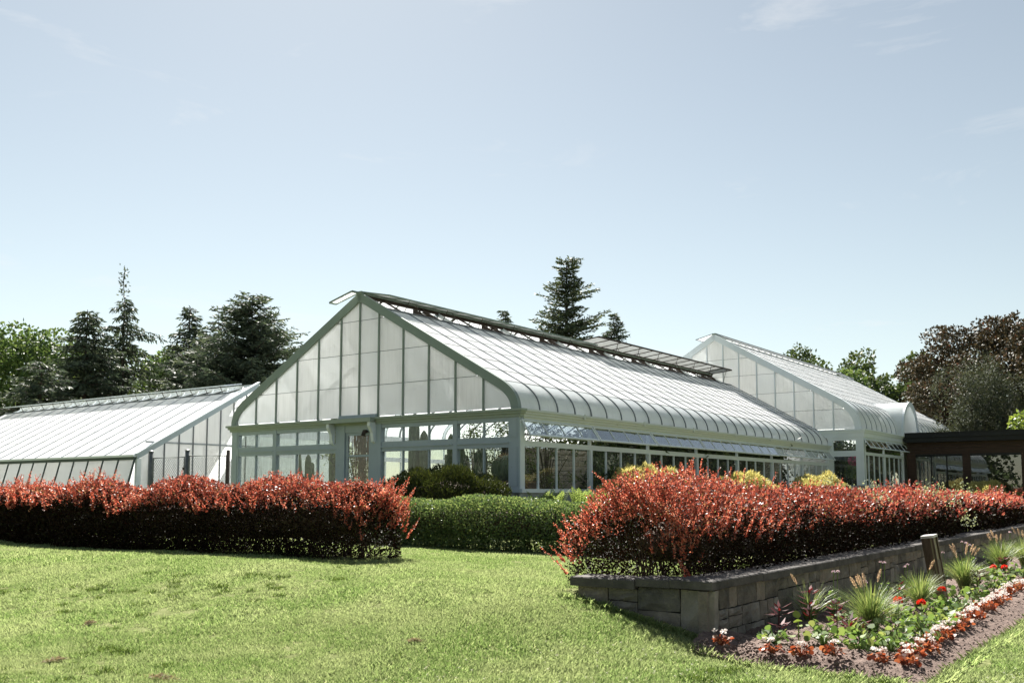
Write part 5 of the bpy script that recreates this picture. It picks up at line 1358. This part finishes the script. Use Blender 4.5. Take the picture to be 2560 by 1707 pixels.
def house_shrub(a, b, h, r, n, lab, leaf=(0.11, 0.035), z=0.0, mat='housefern'):
    t = inside('glasshouse_shrub', a, b, FZ, lab, 'shrub', 'shrubs inside the greenhouse')
    cl = 22; C = np.stack([rng.normal(0, r*.55, cl), rng.normal(0, r*.55, cl), z + rng.uniform(0.3, 1, cl)*(h - z)], 1)
    idx = rng.integers(0, cl, n); P = C[idx] + rng.normal(0, r*0.22, (n, 3))
    link('foliage', leaf_mesh('foliage', P, unit(rdir(n) + [0, 0, -.2]), rdir(n), leaf[0]*rng.uniform(.6, 1.3, n), leaf[1], M[mat]), t)
    m = B()
    for c in C: m.tube([(0, 0, 0), tuple(c*[.4, .4, .6]), tuple(c)], [0.03, 0.015, 0.006], 5, False)
    m.build('stems', M['stem'], t)
house_shrub(2.1, 1.9, 2.9, 0.75, 2600, 'feathery yellow-green shrub inside, behind the barrel cactus')
house_shrub(2.6, 0.9, 2.6, 0.5, 1400, 'leafy shrub inside, behind the corner post')
house_shrub(1.9, 3.0, 2.7, 0.55, 900, 'airy shrub inside the middle front window')
house_shrub(1.3, 7.2, 2.1, 0.55, 1400, 'dull green shrub inside, left of the door')
for i, (a, h) in enumerate(((6.5, 2.2), (8.2, 2.9), (10.3, 2.6), (12.4, 3.0), (14.6, 2.7), (17.0, 3.0), (19.5, 2.8), (22.3, 3.0))):  # dense row put in to darken the view through the side windows
    house_shrub(a, 1.5 + 0.3*(i % 2), h, 1.0, 4200, 'dark shrub massed behind the side windows to darken them, %s from the front corner' % VB[i], (0.22, 0.09), 0, 'broaddark')
rt = inside('hanging_roots', 0.55, 6.1, 0, 'curtain of brown hanging roots behind the greenhouse door', 'roots')
m = B()
for i in range(150):
    a_, b_ = random.uniform(-.15, .15), random.gauss(0, 0.26); l = random.uniform(1.0, 2.2)
    m.tube([(a_, b_, 3.7), (a_ + random.gauss(0, .03), b_ + random.gauss(0, .05), 3.7 - l*.5), (a_, b_ + random.gauss(0, .06), 3.7 - l)], [0.014, 0.011, 0.006], 4, False)
m.build('strands', M['root'], rt)
B().bar((0, -0.7, 3.72), (0, 0.7, 3.72), 0.05, 0.05).build('hanging_bar', M['rust'], rt)
for (a, b, lab) in ((2.6, 8.8, 'slatted plant bench inside the left front windows'), (9.0, 6.0, 'plant bench deep inside the greenhouse')):
    t = inside('plant_bench', a, b, FZ, lab, 'bench', 'benches inside the greenhouse')
    for k in range(5): B().box(-0.5 + k*0.21, -0.32 + k*0.21, -1.6, 1.6, 0.86, 0.90).build('slat', M['rust'], t)
    for sx in (-.45, .45):
        for sy in (-1.5, 1.5): B().box(sx - .04, sx + .04, sy - .04, sy + .04, 0, 0.86).build('leg', M['rust'], t)
sw = inside('reflection_wall', 2.9, 1.45, FZ, 'pink stone wall added behind the side windows in place of a reflected building', 'wall')  # inner wall added to imitate the stone building mirrored in the glass
B().box(-1.2, 3.1, 0.06, 0.4, 0, 2.0).build('core', M['mortar'], sw)
g = random.Random(9); z = 0
while z < 1.95:
    h = g.uniform(0.13, 0.22); x = -1.22
    while x < 3.0:
        w = g.uniform(0.2, 0.5)
        ms = stone_mesh(min(w, 3.1 - x) - 0.015, h - 0.012, 0.03, int(z*100 + x*10) + 900); ms.materials[0] = M['pinkstone']
        link('stone', ms, sw, (x, 0.06, z)); x += w
    z += h
pk = inside('hanging_basket', 25.8, -0.9, 3.05, 'bright pink flowering plant behind the windows of the taller greenhouse', 'flowers')
n = 160; d = rdir(n)
link('petals', leaf_mesh('petals', d*[.22, .22, .18], unit(d + rdir(n)), rdir(n), 0.09, 0.07, leaf_mat('magenta_petal', [(0, (0.45, 0.03, 0.14)), (1, (0.60, 0.06, 0.22))], 0.4)), pk)
n = 260
link('leaves', leaf_mesh('leaves', rdir(n)*[.3, .3, .3] + [0, .1, -.5], rdir(n), rdir(n), 0.14, 0.06, M['geranium']), pk)
house_t = [(27.2, 0.2, 3.0, 'dark foliage behind the first side window of the taller greenhouse'), (30.0, 0.0, 3.1, 'dark foliage behind the second side window of the taller greenhouse'), (26.4, 0.9, 2.8, 'dark foliage behind the narrow front window of the taller greenhouse')]
for a, b, h, lab in house_t: house_shrub(a, b, h, 1.0, 4500, lab, (0.24, 0.10), 0, 'broaddark')

# ------------------------------------------------------------------ lawn grass, clover, thatch
def make_patch(n, size, h, w, seed):
    g = np.random.default_rng(seed)
    p = np.stack([g.uniform(-.5, .5, n)*size, g.uniform(-.5, .5, n)*size, np.full(n, -0.012)], 1)
    az = g.uniform(0, 2*PI, n); ln = g.uniform(0.1, 0.75, n); L = h*g.uniform(0.5, 1.25, n)
    d = np.stack([np.cos(az)*ln, np.sin(az)*ln, np.ones(n)], 1); d /= np.linalg.norm(d, axis=1, keepdims=True)
    sd = np.stack([-np.sin(az), np.cos(az), 0*az], 1)
    ww = (w*g.uniform(.7, 1.3, n))[:, None]
    V_ = np.stack([p + sd*ww/2, p - sd*ww/2, p + d*L[:, None]*.6 - sd*ww*.35, p + d*L[:, None] + np.stack([np.cos(az), np.sin(az), -.3 + 0*az], 1)*(L*ln*.35)[:, None], p + d*L[:, None]*.6 + sd*ww*.35], 1).reshape(-1, 3)
    return V_, np.arange(n*5).reshape(n, 5)
def scatter(name, label, patch_mesh, P, rot, scl):
    me = bpy.data.meshes.new(name); me.vertices.add(len(P)); me.vertices.foreach_set('co', np.asarray(P, np.float32).ravel())
    at = me.attributes.new('rot', 'FLOAT_VECTOR', 'POINT'); at.data.foreach_set('vector', np.asarray(rot, np.float32).ravel())
    at = me.attributes.new('scl', 'FLOAT', 'POINT'); at.data.foreach_set('value', np.asarray(scl, np.float32))
    src = bpy.data.objects.new(name + '_source', patch_mesh)      # never linked to the scene
    ng = bpy.data.node_groups.new(name, 'GeometryNodeTree')
    ng.interface.new_socket('Geometry', in_out='INPUT', socket_type='NodeSocketGeometry'); ng.interface.new_socket('Geometry', in_out='OUTPUT', socket_type='NodeSocketGeometry')
    N = ng.nodes; gi, go = N.new('NodeGroupInput'), N.new('NodeGroupOutput')
    oi = N.new('GeometryNodeObjectInfo'); oi.inputs['Object'].default_value = src; oi.transform_space = 'ORIGINAL'
    ip = N.new('GeometryNodeInstanceOnPoints')
    ra = N.new('GeometryNodeInputNamedAttribute'); ra.data_type = 'FLOAT_VECTOR'; ra.inputs['Name'].default_value = 'rot'
    sa = N.new('GeometryNodeInputNamedAttribute'); sa.data_type = 'FLOAT'; sa.inputs['Name'].default_value = 'scl'
    e2r = N.new('FunctionNodeEulerToRotation')
    ng.links.new(gi.outputs[0], ip.inputs['Points']); ng.links.new(oi.outputs['Geometry'], ip.inputs['Instance'])
    ng.links.new(ra.outputs['Attribute'], e2r.inputs[0]); ng.links.new(e2r.outputs[0], ip.inputs['Rotation']); ng.links.new(sa.outputs['Attribute'], ip.inputs['Scale'])
    ng.links.new(ip.outputs[0], go.inputs[0])
    o = link(name, me); md = o.modifiers.new('scatter', 'NODES'); md.node_group = ng
    return tag(o, label, kind='stuff')
def lawn_ok(x, y, pad=0.0):
    qx, qy = x - WC[0], y - WC[1]; a = qx*U[0] + qy*U[1]; s = qx*V[0] + qy*V[1]
    bed = (a > bed_end(s) + 0.06 - pad) & (s > -2.30 - pad) & (s < 0.1)
    wall = (a > -0.02 - pad) & (s > -0.05 - pad) & (((s < 0.5 + pad) & (a > 0)) | ((a < 0.5 + pad) & (s < 1.76 + pad)))
    return ~(bed | wall), a, s
def grass_field(name, label, ylo, yhi, step, n, size, h, w, seed, blank=0.0):
    g = np.random.default_rng(seed)
    Y_ = np.arange(ylo, yhi, step); pts = []
    for y in Y_:
        hw = y*0.56 + 0.8; x = np.arange(-hw, hw, step); pts.append(np.stack([x + g.uniform(-.3, .3, len(x))*step, y + g.uniform(-.3, .3, len(x))*step], 1))
    P = np.concatenate(pts); ok, a, s = lawn_ok(P[:, 0], P[:, 1], size*0.42)
    ok &= (a < 5.6) | (s < -2)
    P = P[ok]
    z = terrain(P[:, 0], P[:, 1]); e = 0.15
    gx_ = (terrain(P[:, 0] + e, P[:, 1]) - terrain(P[:, 0] - e, P[:, 1]))/(2*e); gy_ = (terrain(P[:, 0], P[:, 1] + e) - terrain(P[:, 0], P[:, 1] - e))/(2*e)
    sp = g.uniform(0, 6.28, len(P)); rot = []
    for i in range(len(P)):
        q = Vector((-gx_[i], -gy_[i], 1)).to_track_quat('Z', 'Y').to_matrix() @ Matrix.Rotation(sp[i], 3, 'Z'); rot.append(tuple(q.to_euler()))
    wob = Waves(seed + 1, 12, 1.0, 5.0)(np.stack([P[:, 0], P[:, 1], 0*z], 1))
    scl = np.clip(1 + 0.26*wob + g.normal(0, 0.10, len(P)), 0.5, 1.8)
    V_, F_2 = make_patch(n, size, h, w, seed)
    scatter(name, label, np_mesh(name + '_patch', V_, F_2, M['grass']), np.stack([P[:, 0], P[:, 1], z], 1), rot, scl)
grass_field('lawn_grass', 'short sunlit grass of the near lawn', 6.4, 11.0, 0.26, 620, 0.34, 0.050, 0.0048, 201)
grass_field('lawn_grass', 'short grass of the middle lawn up to the hedges', 11.0, 17.0, 0.34, 560, 0.44, 0.050, 0.0075, 202)
grass_field('lawn_grass', 'short grass around and behind the hedges', 17.0, 27.0, 0.5, 520, 0.64, 0.052, 0.011, 203)
# grass fringe that leans over the bed edge
V_, F_2 = make_patch(46, 0.10, 0.085, 0.0055, 207)
fp = [(float(bed_end(s)) + random.uniform(-.06, .03), s) for s in np.arange(-2.3, 0.1, 0.05)] + [(a, -2.33 + random.uniform(-.03, .03)) for a in np.arange(-0.8, 12, 0.06)] + [(-0.12 + random.uniform(-.03, .02), s) for s in np.arange(0.1, 1.8, 0.05)]
fp = np.array([(*WL(a, s),) for a, s in fp])
scatter('edge_grass', 'longer uncut grass along the edge of the flower bed', np_mesh('edge_patch', V_, F_2, M['grass']), np.stack([fp[:, 0], fp[:, 1], terrain(fp[:, 0], fp[:, 1])], 1), np.stack([0*fp[:, 0], 0*fp[:, 0], rng.uniform(0, 6, len(fp))], 1), rng.uniform(.7, 1.3, len(fp)))
# darker coarse tufts in the turf
n = 900
yy = 6.6 + 11*rng.uniform(0, 1, n)**1.3; xx = rng.uniform(-1, 1, n)*yy*0.55
ok, a_, s_c = lawn_ok(xx, yy, 0.12)
ok &= (Waves(311, 12, 0.6, 2.2)(np.stack([xx, yy, 0*xx], 1)) > 0.25) & (a_ < 0.9)
xx, yy = xx[ok], yy[ok]; m_ = len(xx)
V_, F_2 = make_patch(60, 0.16, 0.062, 0.006, 209)
scatter('coarse_grass_tufts', 'darker coarse tufts standing out of the lawn', np_mesh('tuft_patch', V_, F_2, M['tuft']), np.stack([xx, yy, terrain(xx, yy)], 1), np.stack([0*xx, 0*xx, rng.uniform(0, 6, m_)], 1), rng.uniform(.6, 1.5, m_))
# clover heads
n = 2600
yy = 6.6 + 14*rng.uniform(0, 1, n)**1.5; xx = (rng.uniform(-1, 1, n))*yy*0.55
cw = Waves(301, 12, 0.4, 1.6)(np.stack([xx, yy, 0*xx], 1)); ok, a_, s_c = lawn_ok(xx, yy, 0.05)
near_bed = np.exp(-((s_c - 0.0)/3.2)**2)*1.3
ok &= (cw + near_bed > 0.95) & (a_ < 5)
xx, yy = xx[ok], yy[ok]; m_ = len(xx)
d = rdir(9)
V_, F_2 = leaf_arrays(d*0.004, unit(d + [0, 0, .4]), rdir(9), 0.008, 0.007)
scatter('clover_flowers', 'tiny white clover heads dotted over the lawn', np_mesh('clover_patch', V_, F_2, M['clover']), np.stack([xx, yy, terrain(xx, yy) + 0.045], 1), np.zeros((m_, 3)), rng.uniform(.8, 1.5, m_))
# crumbs of soil on the bed
n = 7000
aa_ = -0.7 + 13*rng.uniform(0, 1, n)**1.6; sc_ = rng.uniform(-2.25, -0.05, n)
q = np.stack([WC[0] + U[0]*aa_ + V[0]*sc_, WC[1] + U[1]*aa_ + V[1]*sc_, bed_z(aa_, sc_) + 0.001], 1)
import itertools
cv = np.array([(sx*0.011, sy*0.009, sz*0.007) for sx, sy, sz in itertools.product((-1, 1), repeat=3)])*rng.uniform(.5, 1.2, (8, 1))
cf = np.array([(0, 1, 3, 2), (4, 6, 7, 5), (0, 4, 5, 1), (2, 3, 7, 6), (0, 2, 6, 4), (1, 5, 7, 3)])
scatter('soil_crumbs', 'loose crumbs of soil scattered over the flower bed', np_mesh('crumb', cv, cf, M['soilclod']), q, rng.uniform(0, 6, (n, 3)), rng.uniform(.25, 1.25, n)**1.3)
# worn clods of dry thatch
CL = [(-3.05, 8.6, .11), (-4.4, 9.5, .08), (-1.6, 8.05, .08), (-0.95, 9.6, .06), (-5.0, 11.6, .06)]
for i, (x, y, r_) in enumerate(CL):
    t = empty('thatch_clod', (x, y, tz(x, y) - 0.012), random.uniform(0, 6), 'small clod of dry brown thatch lying in the lawn', 'clod', 'thatch clods in the lawn')
    n = 240; P = np.stack([rng.normal(0, r_*.75, n), rng.normal(0, r_*.4, n), 0*np.zeros(n)], 1); P[:, 2] = 0.035 + 0.03*np.exp(-(P[:, 0]**2 + P[:, 1]**2)/(r_*r_))*rng.uniform(.3, 1, n)
    tag(link('straw', leaf_mesh('straw', P, unit(rdir(n)*[1, 1, .5]), rdir(n), 0.035, 0.008, M['thatch']), t), kind='stuff')
